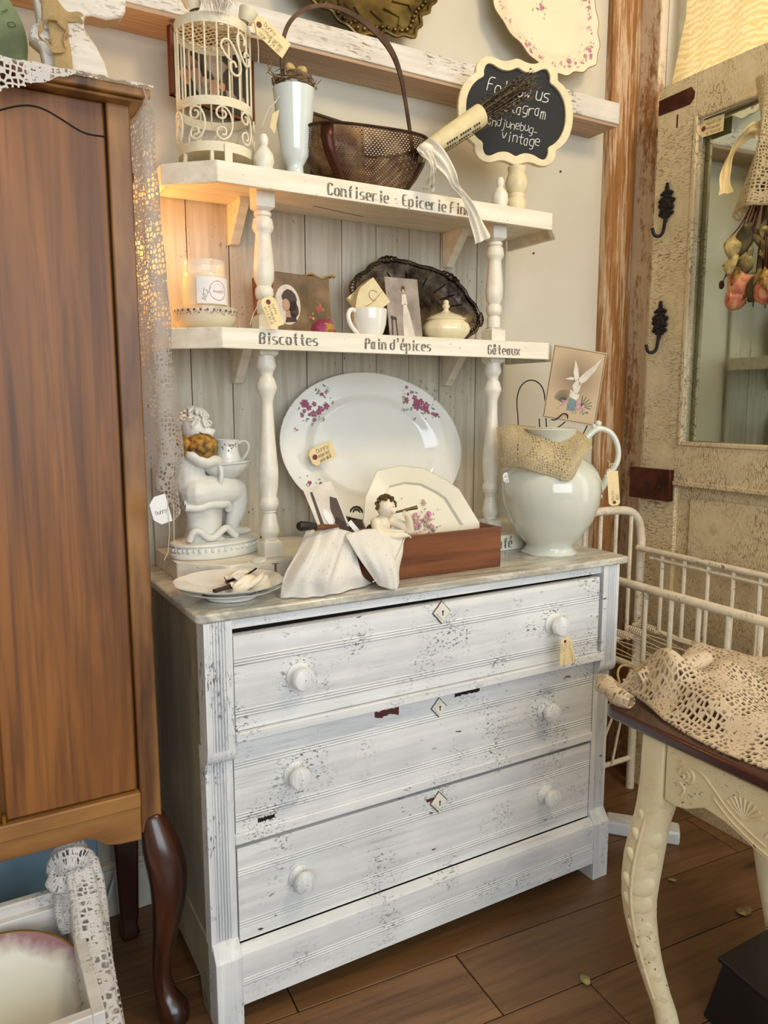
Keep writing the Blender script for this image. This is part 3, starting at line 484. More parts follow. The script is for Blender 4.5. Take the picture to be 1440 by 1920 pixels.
for z1 in (.503, .814):
    for x in (.250, .842):
        b = MB().add([(x+dx, y, z) for dx in (-.011, .011) for y, z in ((.4745, z1), (.385, z1), (.385, z1-.012), (.455, z1-.088), (.4745, z1-.088))], [(0, 1, 2, 3, 4), (9, 8, 7, 6, 5)]+[(i, 5+i, 5+(i+1) % 5, (i+1) % 5) for i in range(5)], False)
        ob('bracket', b, 'shelf', H, bev=.001)
def lett(s, x, z, h, sx=.66, y=.2056, bold=1.05):
    b = MB(); text(b, s, 0, 0, h, w=.9, bold=bold, sx=sx, gap=1.45, z=0); b.xf(TR(x, y, z-.829, rx=RD(90))); return ob('lettering', b, 'stamp', H, ang=0)
lett('Confiserie - Epicerie Fine', .366, 1.6225, .0225); lett('Biscottes', .2105, 1.3165, .0215, .68); lett("Pain d'épices", .452, 1.3145, .0215, .64); lett('Gâteaux', .784, 1.3130, .021, .66)
lett('Café', .812, .837, .024, .62); lett('T', .225, .838, .024, 1.0)
# ------------------------------------------------------------------ walnut cabinet on the left
C = thing('walnut_cabinet', 'tall worn walnut cabinet on curved cabriole legs at the left', 'cabinet', (0, 0, 0))
ob('case', MB().box(-.60, -.054, .118, .395, .43, 1.689), 'walnut', C)
ob('stile', MB().box(-.0865, -.0485, .098, .14, .40, 1.688), 'walframe', C, bev=.003)
ob('stile', MB().box(-.62, -.58, .098, .14, .40, 1.688), 'walframe', C, bev=.003)
ob('side_frame', MB().box(-.055, -.0495, .14, .395, .43, 1.688), 'walframe', C)
d1 = ob('door', MB().box(-.3085, -.0905, .100, .118, .489, 1.684), 'walnut', C, bev=.003); d2 = ob('door', MB().box(-.57, -.3165, .100, .118, .489, 1.684), 'walnut', C, bev=.003)
pts = chaikin([(-.3085, .0993, 1.612), (-.244, .0993, 1.645), (-.209, .0993, 1.659), (-.183, .0993, 1.659), (-.156, .0993, 1.647), (-.129, .0993, 1.633), (-.113, .0993, 1.630), (-.0905, .0993, 1.631)], 2)
ob('inlay_line', MB().tube(pts, .0013, 6), 'gap', d1)
ob('hinge', MB().lathe([(.004, 0), (.004, .018)], (-.3125, .098, .483), 10), 'gold', C)
ob('bottom_rail', MB().box(-.58, -.0865, .090, .14, .456, .486), 'walrail', C, bev=.003)
ap = [(-.58, .456), (-.58, .40), (-.52, .40), (-.50, .418), (-.182, .418), (-.168, .412), (-.152, .397), (-.130, .391), (-.0865, .388), (-.0865, .456)]
ob('apron', MB().prism(ap, 0, .03).xf(TR(0, .128, 0, rx=RD(90))), 'walrail', C, bev=.002)
b = MB().box(-.645, -.022, .062, .405, 1.6895, 1.7045); b.box(-.635, -.032, .072, .40, 1.684, 1.6895); ob('top', b, 'walframe', C, bev=.003)
lp = [(-.065, .117, .43), (-.059, .110, .40), (-.050, .100, .355), (-.042, .091, .307), (-.045, .090, .245), (-.055, .099, .172), (-.063, .105, .103), (-.058, .100, .055), (-.047, .088, .030), (-.043, .083, .012), (-.045, .085, 0)]
lr = [.020, .027, .037, .038, .032, .022, .0165, .0215, .031, .029, .019]
def leg(mir, name='leg'):
    pts = chaikin(lp, 1); rr = []; 
    for i in range(len(pts)): 
        f = i/(len(pts)-1)*(len(lr)-1); k = int(min(f, len(lr)-2)); rr.append(lr[k]+(lr[k+1]-lr[k])*(f-k))
    b = MB().tube(pts, rr, 16)
    if mir: b.xf(MX.Translation((-.67, 0, 0)) @ MX.Scale(-1, 4, (1, 0, 0))); b.f = [f[::-1] for f in b.f]
    return ob('leg', b, 'mahog', C, sub=1, ang=0)
leg(0); leg(1)
for x in (-.072, -.59):
    b = MB().add([(x+a*w, .375+c*w, z) for w, z in ((.027, .43), (.026, .25), (.020, .06), (.017, .035), (.021, .015), (.016, 0)) for a, c in ((-1, -1), (1, -1), (1, 1), (-1, 1))], [(j*4+i, j*4+(i+1) % 4, j*4+4+(i+1) % 4, j*4+4+i) for j in range(5) for i in range(4)]+[(3, 2, 1, 0), (20, 21, 22, 23)], False)
    b.f = [f[::-1] for f in b.f]; ob('leg', b, 'mahog', C, bev=.005)
ob('door_catch', MB().tube([(-.048, .13, 1.590), (-.042, .13, 1.588), (-.042, .13, 1.575), (-.048, .13, 1.573)], .002, 6), 'rust', C)
# lace runner: flat on the top, drooping in front, hanging down the right side
FE = [(-.036, 1.706), (-.022, 1.662), (-.022, 1.592), (-.017, 1.466), (-.010, 1.372), (-.006, 1.257), (.001, 1.212), (.007, 1.111), (.002, 1.075), (-.006, 1.056), (-.002, 1.008), (-.009, .990)]
def fe(z):
    for (x0, z0), (x1, z1) in zip(FE, FE[1:]):
        if z1 <= z <= z0: return x0+(x1-x0)*(z0-z)/(z0-z1)
    return FE[-1][0]
def side(u, v):
    zb = .992+.09*min(1, abs(u-.05)*3.2)-.012*abs(sin(u*30)); z = 1.706+(zb-1.706)*v; x0 = fe(z); g = min(1, v*6)
    x = x0*(1-u)**1.6+(-.040)*(1-(1-u)**1.6)+g*.006*sin(u*22+z*5)*(1-u*.5)*(1 if u > .02 else .3); y = .05+.31*u+.004*sin(z*60)*(1-u)
    return (max(x, -.0455), y, z)
b = MB().grid(side, 36, 120)
def topl(u, v):
    x = -.62+u*.60; dr = max(0, min(.052, (-.13-x)*.42))+.004*abs(sin(x*95)); L_ = .345+dr; s = v*L_
    if s < .345: return (x, .395-s, 1.7065+.0012*sin(x*70+v*30))
    return (x, .049-.003*sin(x*40), 1.7065-(s-.345))
n0 = len(b.v); b.grid(topl, 110, 60); lr_ = ob('lace_runner', b, 'lace', uvs=(1, 1), ang=0)
ul = lr_.data.uv_layers[0]
for l in lr_.data.loops:
    c = lr_.data.vertices[l.vertex_index].co; ul.data[l.index].uv = (c.y*1.0, c.z) if l.vertex_index < n0 else (c.x, c.y+c.z)
tag(lr_, 'white crocheted lace runner over the cabinet top, hanging down its right side', 'lace runner')
M, w, h = frame((-.060, -.002, .995), (-.034, .000, 1.001), (-.063, -.002, 1.043)); t = price_tag('blank white tag with faint writing hanging from the lace runner end', M, .030, .048, ['', 'bunny', ''], mat='white', hole=None)
tstr(MB().tube([(-.038, -.002, 1.04), (-.037, -.003, .985), (-.041, -.003, .95), (-.048, -.003, .936)], .0007, 5).tube([(-.028, -.002, 1.03), (-.030, -.003, .97), (-.025, -.003, .937)], .0007, 5))
# objects on the cabinet
t = thing('wooden_figure', 'whitewashed flat wooden figure with one arm and a burlap lace bow, on the cabinet', 'figure', (0, .2, 0))
P1 = [(-.150, 1.707), (-.055, 1.707), (-.058, 1.745), (-.066, 1.778), (-.080, 1.805), (-.098, 1.828), (-.097, 1.848), (-.085, 1.8515), (-.060, 1.851), (-.036, 1.860), (-.028, 1.872), (-.026, 1.90), (-.03, 1.94), (-.172, 1.94), (-.176, 1.88), (-.170, 1.835), (-.170, 1.822), (-.183, 1.815), (-.184, 1.797), (-.168, 1.786), (-.162, 1.75)]
ob('body', MB().prism(P1, -.012, .012).xf(TR(rx=RD(90))), 'figure', t, bev=.004); ob('body_edge', MB().prism([((a+.105)*.985-.105, (z-1.82)*.985+1.82) for a, z in P1], -.0125, .022).xf(TR(rx=RD(90), y=.012)), 'figedge', t)
def bow(u, v):
    a = u*2*pi; return (-.150+.020*cos(a)+.004*sin(5*a), -.024-.010*sin(a)**2-.006*v, 1.800+.042*sin(a)*(.5+.5*v)+.01*v)
b = MB().grid(bow, 30, 6); b.grid(lambda u, v: (-.165+.062*u+.004*sin(v*9), -.019-.004*sin(u*7), 1.845-.020*u*u+.016*v+.006*sin(u*8)), 20, 5); b.grid(lambda u, v: (-.160+.050*u+.018*v, -.020-.005*sin(v*5), 1.795-.062*u-.02*v), 16, 8); b.grid(lambda u, v: (-.158+.030*v+.008*u, -.026+.004*sin(u*9), 1.83-.11*u), 14, 6)
ob('lace_bow', b, 'burlap', t, ang=0, solid=.0015)
b = MB().lathe([(.001, 0), (.085, 0), (.092, .006), (.118, .010), (.124, .016), (.120, .017), (.09, .010), (.084, .006), (.001, .005)], n=64, cap=False).xf(TR(-.298, .335, 1.832, rx=RD(82))); g = ob('glass_plate', b, 'greenglass'); tag(g, 'green embossed glass plate standing on the cabinet, cut by the left frame edge', 'plate')
b = MB(); st = 0
for k, ch in enumerate('2010  RAW  '):
    a = RD(55-k*13); s0_ = len(b.v); text(b, ch, -.006, -.006, .012, 1.2, z=.0175); b.xf(TR(.104*cos(a), .104*sin(a), 0, rz=a-pi/2), s0_)
g2 = MB(); text(g2, '0', .085, -.03, .02, 1.2, z=.006); ob('embossed_zero', g2.xf(TR(-.298, .335, 1.832, rx=RD(82))), 'moss', g); ob('embossed_letters', b.xf(TR(-.298, .335, 1.832, rx=RD(82))), 'moss', g)['kind'] = 'stuff'
# ------------------------------------------------------------------ left floor corner
b = MB(); 
def bp(u, v): return (-.62+.50*u, .425+.006*sin(u*14), .01+v*.40)
b.box(-.75, -.122, .425, .445, 0, .44); tag(ob('blue_panel', b, 'blue', bev=.003), 'plain dusty blue panel standing against the wall behind the walnut cabinet', 'panel')
tag(ob('white_cable', MB().tube(chaikin([(-.02, .45, .26), (-.05, .447, .20), (-.085, .44, .12), (-.112, .43, .05), (-.122, .40, .004), (-.125, .36, .004), (-.20, .33, .004)], 3), .0038, 8), 'plast'), 'white electric cable running down the wall behind the cabinet leg', 'cable')
C2 = thing('plant_crate', 'shallow chippy white wooden crate on the floor below the cabinet', 'crate', (0, 0, 0))
cx0, cx1, cy0, cy1, ct = -.62, -.205, -.175, .135, .292
for nm_, a in (('end_board', (cx1-.018, cx1, cy0, cy1, .0, ct)), ('end_board', (cx0, cx0+.018, cy0, cy1, 0, ct)), ('side_board', (cx0+.018, cx1-.018, cy1-.018, cy1, .16, ct)), ('side_board', (cx0+.018, cx1-.018, cy0, cy0+.018, .16, ct)), ('side_board', (cx0+.018, cx1-.018, cy1-.018, cy1, .0, .15)), ('side_board', (cx0+.018, cx1-.018, cy0, cy0+.018, .0, .15)), ('bottom_board', (cx0+.018, cx1-.018, cy0+.018, cy1-.018, .0, .012))):
    ob(nm_, MB().box(*a), 'crate', C2, bev=.002)
ob('side_board', MB().box(cx0-.002, cx1+.004, cy1-.004, cy1+.014, ct-.002, ct+.022), 'crate', C2, bev=.003)
P = thing('mauve_rim_plate', 'oval cream plate with a mauve clouded border and gilt rim leaning in the white crate', 'plate', mat=TR(-.345, -.030, .205, rx=RD(28), rz=RD(-8)))
ob('plate_body', MB().lathe([(.001, 0), (.085, 0), (.12, .006), (.148, .020), (.146, .022), (.118, .010), (.084, .005), (.001, .005)], n=72, sx=1.0, cap=False), 'mauvep', P)
def ringm(r0, r1, z0, z1, n=72, w=0): 
    return MB().add([(rr*cos(2*pi*i/n)*(1+w*sin(i*2.3)*(rr == r0)), rr*sin(2*pi*i/n)*(1+w*sin(i*2.3)*(rr == r0)), z) for rr, z in ((r0, z0), (r1, z1)) for i in range(n)], [(i, (i+1) % n, n+(i+1) % n, n+i) for i in range(n)])
ob('gilt_rim', MB().tube([(.147*cos(2*pi*i/72), .147*sin(2*pi*i/72), .0215) for i in range(72)], .0018, 6, closed=True), 'gold', P)
def knot(name, pts, rads, mat='lace', tw=.3):   # twisted, gathered lace rope
    b = MB(); pts = chaikin(pts, 2); N = len(pts); n = 22; v = []
    return b
def rope(mb, pts, r0, n=20, flute=.22, k=5, tw=9):
    pts = chaikin(pts, 3); N = len(pts); pu = None; st = len(mb.v); rows = []
    for i, p in enumerate(pts):
        t_ = (pts[min(i+1, N-1)]-pts[max(i-1, 0)]).normalized(); u = (pu-t_*pu.dot(t_)) if pu is not None else t_.orthogonal(); u.normalize(); pu = u; w_ = t_.cross(u); f = i/(N-1); kk = f*(len(r0)-1); j = int(min(kk, len(r0)-2)); r = r0[j]+(r0[j+1]-r0[j])*(kk-j)
        for a in range(n):
            A = 2*pi*a/n; rr = r*(1+flute*sin(k*A+tw*f)+.1*sin(13*f+3*A)); mb.v.append(p+(u*cos(A)+w_*sin(A))*rr); mb.uv[len(mb.v)-1] = (A/6.28*.16*.6, f*.5)
    nf = [(st+i*n+a, st+i*n+(a+1) % n, st+(i+1)*n+(a+1) % n, st+(i+1)*n+a) for i in range(N-1) for a in range(n)]; mb.f += nf; mb.sm += [True]*len(nf)
    return mb
b = MB(); rope(b, [(-.222, .150, .335), (-.228, .128, .375), (-.205, .112, .392), (-.186, .120, .372), (-.196, .135, .345), (-.222, .115, .338), (-.248, .125, .352)], [.016, .022, .024, .020, .024, .022, .010])
rope(b, [(-.200, .120, .365), (-.198, .085, .325), (-.200, .02, .27), (-.202, -.06, .21), (-.200, -.13, .14), (-.198, -.17, .05), (-.198, -.18, .02)], [.016, .022, .024, .026, .030, .032, .030], flute=.28, k=3, tw=4)
rope(b, [(-.180, .118, .37), (-.176, .09, .31), (-.178, .02, .24), (-.180, -.07, .16), (-.180, -.13, .08)], [.012, .016, .018, .018, .014], flute=.25, k=3)
rope(b, [(-.215, .125, .345), (-.222, .112, .318), (-.224, .100, .29), (-.226, .08, .26)], [.014, .018, .018, .012], flute=.25, k=3)
tag(ob('knotted_lace', b, 'lace', ang=0), 'bulky white lace knotted around the corner of the floor crate', 'lace')
t = thing('leafy_plant', 'tips of a small green leafy plant at the bottom frame edge beside the cabinet foot', 'plant', (-.13, -.12, 0)); q = random.Random(4); b = MB(); s_ = MB()
for i in range(34):
    a = q.uniform(0, 6.28); r = q.uniform(0, .06); x, y, z = r*cos(a)*1.3, r*sin(a), q.uniform(.02, .105); L_ = q.uniform(.012, .02); s0_ = len(b.v)
    b.add([(0, 0, 0), (L_*.3, L_*.5, .002), (0, L_, 0), (-L_*.3, L_*.5, .002)], [(0, 1, 2, 3)], False); b.xf(TR(x, y, z, rx=q.uniform(-.6, .9), rz=q.uniform(0, 6.28)), s0_); s_.tube([(x*.3, y*.3, 0), (x, y, z)], .0008, 4)
ob('leaves', b, 'moss', t, kind='stuff'); ob('stems', s_, 'moss', t, kind='stuff'); ob('pot', MB().lathe([(.03, 0), (.04, .03), (.042, .034)], n=20), 'brown', t)
# ------------------------------------------------------------------ mirrored door leaning at the right
DR = thing('mirrored_door', 'old crackled cream door with a large mirror panel leaning at the right', 'door', (1.468, 0, 0))
Y0, Y1 = .332, -.42
def yb(a, c): return (min(a, c), max(a, c))
ob('stile', MB().box(0, .036, .206, Y0, .0, 2.075), 'crkH', DR, bev=.002); ob('stile', MB().box(0, .036, Y1, -.29, 0, 2.075), 'crkH', DR, bev=.002)
ob('top_rail', MB().box(0, .036, -.29, .206, 1.965, 2.075), 'crkV', DR, bev=.002); ob('middle_rail', MB().box(0, .036, -.29, .206, .972, 1.085), 'crkV', DR, bev=.002); ob('bottom_rail', MB().box(0, .036, -.29, .206, .0, .22), 'crkV', DR, bev=.002)
ob('lower_panel', MB().box(.014, .026, -.29, .206, .22, .972), 'crkV', DR); ob('raised_field', MB().box(.006, .015, -.245, .160, .265, .93), 'crkV', DR, bev=.006)
ob('lock_rail_bead', MB().box(-.006, .004, -.29, .222, .960, .974), 'crkV', DR, bev=.003)
for a in (((-.004, .010, .194, .208, 1.075, 1.968)), ((-.004, .010, -.292, -.278, 1.075, 1.968)), ((-.004, .010, -.278, .194, 1.954, 1.968)), ((-.004, .010, -.278, .194, 1.075, 1.089))): ob('mirror_bead', MB().box(*a), 'crkV', DR, bev=.004)
ob('mirror', MB().box(-.002, .002, -.243, .243, 1.08, 1.96)  .xf(TR(.018, -.0425, 0, rz=RD(-3))), 'mirror', DR)
ob('hinge_recess', MB().prism([(0, 0), (0, -.040), (-.105, -.042), (-.118, -.030), (-.120, -.014), (-.108, .002)], -.001, .001).xf(MX(((0, 0, -1, -.0008), (1, 0, 0, .330), (0, 1, 0, 2.042), (0, 0, 0, 1)))), 'copper', DR)
lk = ob('rim_lock', MB().box(-.018, 0, .212, .362, .913, 1.005), 'copper', DR, bev=.002); ob('keyhole', MB().box(-.0195, -.0175, .300, .304, .950, .968), 'ink', lk) if False else ob('lock_keyhole', MB().box(-.0190, -.0175, .300, .304, .950, .968).ball((-.0183, .248, .953), .004, 8, 6, rz=.004, ry=.004), 'ink', DR)
q = random.Random(9)
for i in range(3): 
    z = [1.952, 1.43, .55][i]; ob('nick', MB().box(-.0006, .001, .262+i*.01, .267+i*.01, z, z+.035 if i == 0 else z+.012), 'copper', DR)
def hook(y, z, lab):
    t = thing('coat_hook', lab, 'hook', (1.467, y, z), rz=RD(-90), group='cast iron hooks on the crackled door'); b = MB(); q = random.Random(2)   # local: x along the door, -y outwards
    b.ball((0, -.004, 0), .019, 16, 8, rz=.021, ry=.008)
    for k in range(9): a = 2*pi*k/9+.35; b.ball((.021*cos(a), -.004, .024*sin(a)), .0078, 8, 6, ry=.005)
    for x, z_, r in ((0, .036, .010), (0, .047, .0075), (0, .056, .0045), (-.010, .033, .006), (.010, .033, .006), (-.017, .030, .005), (.017, .030, .005), (0, -.032, .010), (-.010, -.030, .006), (.010, -.030, .006), (0, -.043, .0065), (-.022, .012, .006), (.024, .010, .006), (-.02, -.024, .006), (.021, -.024, .006)): b.ball((x, -.004, z_), r, 8, 6, ry=.005)
    for k in range(3): b.tube([(.010*(1-k*.3)*cos(2*pi*i/16), -.0115+k*.001, .010*(1-k*.3)*sin(2*pi*i/16)) for i in range(16)], .0016, 5, closed=True)
    ob('ornate_plate', b, 'blackiron', t)
    ob('curved_hook', MB().tube(chaikin([(0, -.006, -.035), (0, -.008, -.060), (0, -.014, -.078), (-.004, -.026, -.086), (-.010, -.040, -.082), (-.012, -.045, -.066)], 2), [.0048]*21+[.0055]*1, 8) if False else MB().tube(chaikin([(0, -.006, -.035), (0, -.008, -.062), (-.001, -.013, -.080), (-.006, -.022, -.088), (-.013, -.034, -.084), (-.016, -.038, -.064)], 2), .0047, 8), 'blackiron', t)
hook(.284, 1.752, 'black cast iron hook on the crackled door, upper of two'); hook(.287, 1.428, 'black cast iron hook on the crackled door, lower of two')
M, w, h = frame((1.4795, .196, 1.906), (1.479, .118, 1.904), (1.4795, .193, 1.952)); price_tag('manila price tag in the top left corner of the door mirror', M @ TR(0, 0, .002), .074, .042, ['bunny $175.00', 'antique door', 'w/ mirror'], fs=.0085)
# ------------------------------------------------------------------ iron crib
CR = thing('iron_crib', 'chipped cream iron crib with spring base between dresser and door', 'crib', (0, 0, 0))
xn, xf_, ye, yn, zt = 1.142, 1.437, .293, -.62, .765
ob('end_hoop', MB().tube([(xn, ye, .01)]+chaikin([(xn, ye, .80), (xn+.01, ye, .855), (xn+.05, ye, .883), (xn+.09, ye, .888), (xf_-.09, ye, .888), (xf_-.04, ye, .878), (xf_-.01, ye, .845), (xf_, ye, .79)], 3)+[(xf_, ye, .0)], .0125, 12), 'crib', CR)
for k in range(4): ob('end_bar', MB().tube([(xn+.062*(k+1), ye, .885), (xn+.062*(k+1), ye, .50)], .0060, 8), 'crib', CR)
ob('end_rail', MB().tube([(xn, ye, .50), (xf_, ye, .50)], .009, 8), 'crib', CR); ob('end_rail', MB().tube([(xn, ye, .10), (xf_, ye, .10)], .008, 8), 'crib', CR)
ob('brace', MB().tube([(xn+.13, ye, .10), (xf_-.005, ye, .42)], .004, 6), 'crib', CR); ob('brace', MB().tube([(xn+.20, ye-.01, .10), (xf_-.02, ye-.01, .44)], .004, 6), 'crib', CR)
for x, z1 in ((xn-.004, .742), (xf_-.015, .768)):
    ob('side_rail', MB().tube([(x, ye, z1), (x, yn, z1-.012)], .0110 if x < 1.3 else .0090, 12), 'crib', CR); ob('side_rail', MB().tube([(x, ye, .530), (x, yn, .522)], .0095, 8), 'crib', CR)
    if x > 1.3: ob('side_rail', MB().tube([(x, ye-.05, z1-.022), (x, yn, z1-.034)], .0065, 8), 'crib', CR)
    for k in range(10):
        y = (.008 if x < 1.3 else .124)-k*.078+(.156 if x > 1.3 and k == 0 else 0)
        if x > 1.3: y = .200-k*.077
        if y > yn: ob('side_bar', MB().tube([(x, y, z1-.006), (x, y, .528)], .0062, 8), 'crib', CR)
for x in (xn, xf_): ob('post', MB().tube([(x, yn, .0), (x, yn, .80)], .0125, 10), 'crib', CR)
sp = MB(); wr = MB()
for k in range(5):
    x = xn+.045+k*.058; sp.tube([(x+.010*cos(a*.9), ye-.03-a*.0011, .535+.010*sin(a*.9)) for a in range(56)], .0018, 5)
    for s_ in (-.02, .02): wr.tube(chaikin([(x, ye-.09, .535), (x+s_, ye-.16, .530), (x-s_, ye-.30, .522), (x+s_, -.3, .52), (x, yn, .53)], 2), .0016, 5)
ob('coil_springs', sp, 'crib', CR, kind='stuff'); ob('spring_wires', wr, 'crib', CR, kind='stuff')
# ------------------------------------------------------------------ carved table with crochet cloth
TB = thing('carved_table', 'cream painted carved table with a dark wood top and leafy cabriole leg', 'table', (0, 0, 0))
p = []
for cx, cy, a0 in ((1.09, -1.10, -90), (1.09, -.315, 0), (.716, -.315, 90), (.716, -1.10, 180)): p += [(cx+.028*cos(RD(a0+90*k/5)), cy+.028*sin(RD(a0+90*k/5))) for k in range(6)]
ob('table_top', MB().prism(p, .612, .634), 'tabletop', TB, bev=.006)
apz = [(-.432, .612), (-.432, .507), (-.455, .504), (-.478, .510), (-.513, .529), (-.553, .524), (-.592, .511), (-.64, .492), (-.68, .482), (-.72, .478), (-.76, .482), (-.80, .492), (-.85, .512), (-.90, .527), (-.94, .529), (-.97, .510), (-1.0, .504), (-1.02, .612)]
apz = [(y, z) for y, z in apz]
A2 = MX(((0, 0, -1, 0), (1, 0, 0, 0), (0, 1, 0, 0), (0, 0, 0, 1)))
ob('apron', MB().prism(apz, -.714, -.700).xf(A2), 'table', TB, bev=.002)
ob('apron', MB().box(.74, 1.08, -.385, -.372, .51, .612), 'table', TB); ob('apron', MB().box(.74, 1.08, -1.05, -1.037, .51, .612), 'table', TB); ob('apron', MB().box(1.088, 1.102, -1.02, -.432, .51, .612), 'table', TB)
cv = MB()
def scroll(y, z, r, n=26, turns=1.6, s=1): return [(.6995, y+s*r*(1-i/n*.85)*cos(i/n*turns*2*pi), z+r*(1-i/n*.85)*sin(i/n*turns*2*pi)) for i in range(n+1)]
for pt in (scroll(-.478, .570, .017), scroll(-.640, .535, .016), chaikin([(.6995, -.458, .585), (.6995, -.500, .592), (.6995, -.530, .570), (.6995, -.56, .545), (.6995, -.60, .528), (.6995, -.625, .52)], 2), chaikin([(.6995, -.53, .555), (.6995, -.56, .533), (.6995, -.61, .512), (.6995, -.66, .500)], 2), chaikin([(.6995, -.462, .553), (.6995, -.475, .545), (.6995, -.468, .530)], 2)): cv.tube(pt, .0022, 6)
for k in range(9): a = RD(30+k*15); cv.tube([(.6995, -.585, .545), (.6995, -.585-.036*cos(a), .545+.036*sin(a))], .0020, 5)
ob('carving', cv, 'table', TB)
lpt = [(.726, -.402, .612), (.724, -.402, .50), (.718, -.390, .43), (.712, -.380, .345), (.712, -.378, .268), (.718, -.394, .19), (.726, -.414, .125), (.736, -.437, .065), (.728, -.450, .025), (.720, -.455, 0)]
lrr = [.027, .029, .033, .036, .031, .025, .0215, .021, .027, .020]
def cab(name, mx, my):
    pts = chaikin(lpt, 1); N = len(pts); b = MB(); n = 18; v = []
    for i, p_ in enumerate(pts):
        f = i/(N-1)*(len(lrr)-1); k = int(min(f, len(lrr)-2)); r = lrr[k]+(lrr[k+1]-lrr[k])*(f-k); sq = max(0, 1-i/4)
        for a in range(n):
            A = 2*pi*a/n; c_, s_ = cos(A), sin(A); e = (abs(c_)**(2+6*sq)+abs(s_)**(2+6*sq))**(-1/(2+6*sq)); v.append((p_.x+r*e*c_, p_.y+r*e*s_, p_.z))
    b.add(v, [(i*n+a, (i+1)*n+a, (i+1)*n+(a+1) % n, i*n+(a+1) % n) for i in range(N-1) for a in range(n)]+[tuple(range(n)), tuple((N-1)*n+k for k in range(n-1, -1, -1))])
    if mx or my: b.xf(MX.Translation((1.815 if mx else 0, -1.42 if my else 0, 0)) @ MX.Diagonal((-1 if mx else 1, -1 if my else 1, 1, 1)))
    if mx != my: b.f = [f[::-1] for f in b.f]
    return ob('leg', b, 'table', TB, ang=50)
l0 = cab('leg', 0, 0); cab('leg', 1, 0); cab('leg', 0, 1); cab('leg', 1, 1)
pp = chaikin(lpt, 3); vd = V((-.77, -.62, .1)).normalized(); lt = V((-.62, .77, 0)).normalized(); lf = None; rib = []
for k in range(9):
    z = .455-.044*k; p_ = min(pp, key=lambda a: abs(a.z-z)); r = [.030, .034, .036, .036, .033, .029, .026, .023, .021][k]; s = r/.036
    c = p_+vd*r*.80+lt*(-.004*s)*1; rib.append(p_+vd*r*.93+lt*r*.42)
    b = MB()  .ball((0, 0, 0), .0205*s, 12, 8, rz=.0265*s, ry=.0075*s); Mx = MX((lt*-1, vd*-1, V((0, 0, 1)))).transposed().to_4x4(); b.xf(MX.Translation(c) @ Mx @ MX.Rotation(RD(42), 4, 'Y')); ob('carved_leaf', b, 'table', l0)
    b = MB().ball((0, 0, 0), .0100*s, 12, 8, rz=.024*s, ry=.006*s); b.xf(MX.Translation(p_+vd*r*.74+lt*r*.44) @ Mx @ MX.Rotation(RD(-30), 4, 'Y')); ob('carved_leaf', b, 'table', l0)
ob('leaf_rib', MB().tube(chaikin(rib, 2), .0026, 6), 'table', l0)
M, w, h = frame((.640, -.462, .035), (.652, -.480, .030), (.636, -.462, .072)); price_tag('small white tag tied to the foot of the carved table leg', M, .022, .036, ['as is', 'crack in', 'right leg'], mat='white', hole=None, fs=.006)
q = random.Random(8)
def cro(u, v):
    y = -.245-u*.62-.02*sin(v*7)*(1-u); x = .722+v*.40+.018*sin(u*8+1)*(1-v)+(.035*max(0, .25-u)*4*(1-v)); 
    h = .016+.020*max(0, sin(u*11+v*5))**2+.022*max(0, sin(v*9-u*4+1))**1.5+.05*math.exp(-((u-.24)**2*55+(v-.45)**2*14))+.035*math.exp(-((u-.12)**2*160+(v-.15)**2*30))+.012*NZ.noise(V((x*14, y*14, 0))); e = min(1, min(v, 1-v)*7+.05, )
    z = .6365+h*e
    if x < .70: z -= .01
    return (x, y, z)
b = MB().grid(cro, 110, 80); rope(b, [(.735, -.240, .652), (.722, -.268, .655), (.712, -.305, .650), (.715, -.335, .648)], [.012, .017, .016, .010], k=3, flute=.15)
rope(b, [(.78, -.30, .665), (.83, -.33, .69), (.90, -.345, .695), (.93, -.32, .67)], [.012, .020, .022, .012], k=2, flute=.3)
o = ob('crochet_cloth', b, 'crochet', uvs=(.62, .40), ang=0, solid=.003); tag(o, 'heap of beige crocheted tablecloth on the carved table', 'cloth')
tag(ob('twine_tie', MB().tube(chaikin([(.722, -.300, .672), (.74, -.275, .682), (.765, -.262, .690), (.785, -.275, .686), (.77, -.29, .684), (.80, -.285, .688), (.815, -.27, .690)], 3), .0022, 6), 'twine'), 'thin cream and brown tie string on the crocheted cloth', 'string')
# floor bits at the right
b = MB(); bx0 = [(.885, -.42), (1.13, -.42), (1.13, -.72), (.80, -.72)]; tp = [(x, y, .125) for x, y in ((.885, -.44), (1.13, -.44), (1.13, -.70), (.845, -.70))]; bt = [(x, y, 0) for x, y in ((.862, -.42), (1.15, -.42), (1.15, -.72), (.82, -.72))]
b.add(bt+tp, [(3, 2, 1, 0), (4, 5, 6, 7), (0, 1, 5, 4), (1, 2, 6, 5), (2, 3, 7, 6), (3, 0, 4, 7)], False); b.f = [f[::-1] for f in b.f]
t = thing('black_box', 'black painted box stool at the bottom right corner', 'box', (0, 0, 0)); ob('body', b, 'blackbox', t, bev=.004); ob('lid_rim', MB().add([(x, y, z) for z in (.125, .135) for x, y in ((.875, -.435), (1.14, -.435), (1.14, -.71), (.838, -.71))], [(3, 2, 1, 0)[::-1], (4, 5, 6, 7)[::-1], (0, 1, 5, 4)[::-1], (1, 2, 6, 5)[::-1], (2, 3, 7, 6)[::-1], (3, 0, 4, 7)[::-1]], False), 'blackbox', t, bev=.002)
t = thing('power_strip', 'white power strip on the floor between dresser foot and table leg', 'power strip', (1.262, .085, 0), rz=RD(-48)); ob('body', MB().box(-.10, .095, -.030, .030, 0, .038), 'plast', t, bev=.006)
for k in range(2): ob('socket', MB().lathe([(.017, .038), (.017, .0388), (.014, .0388)], (.045-k*.09, 0, 0), 20), 'slatw', t)
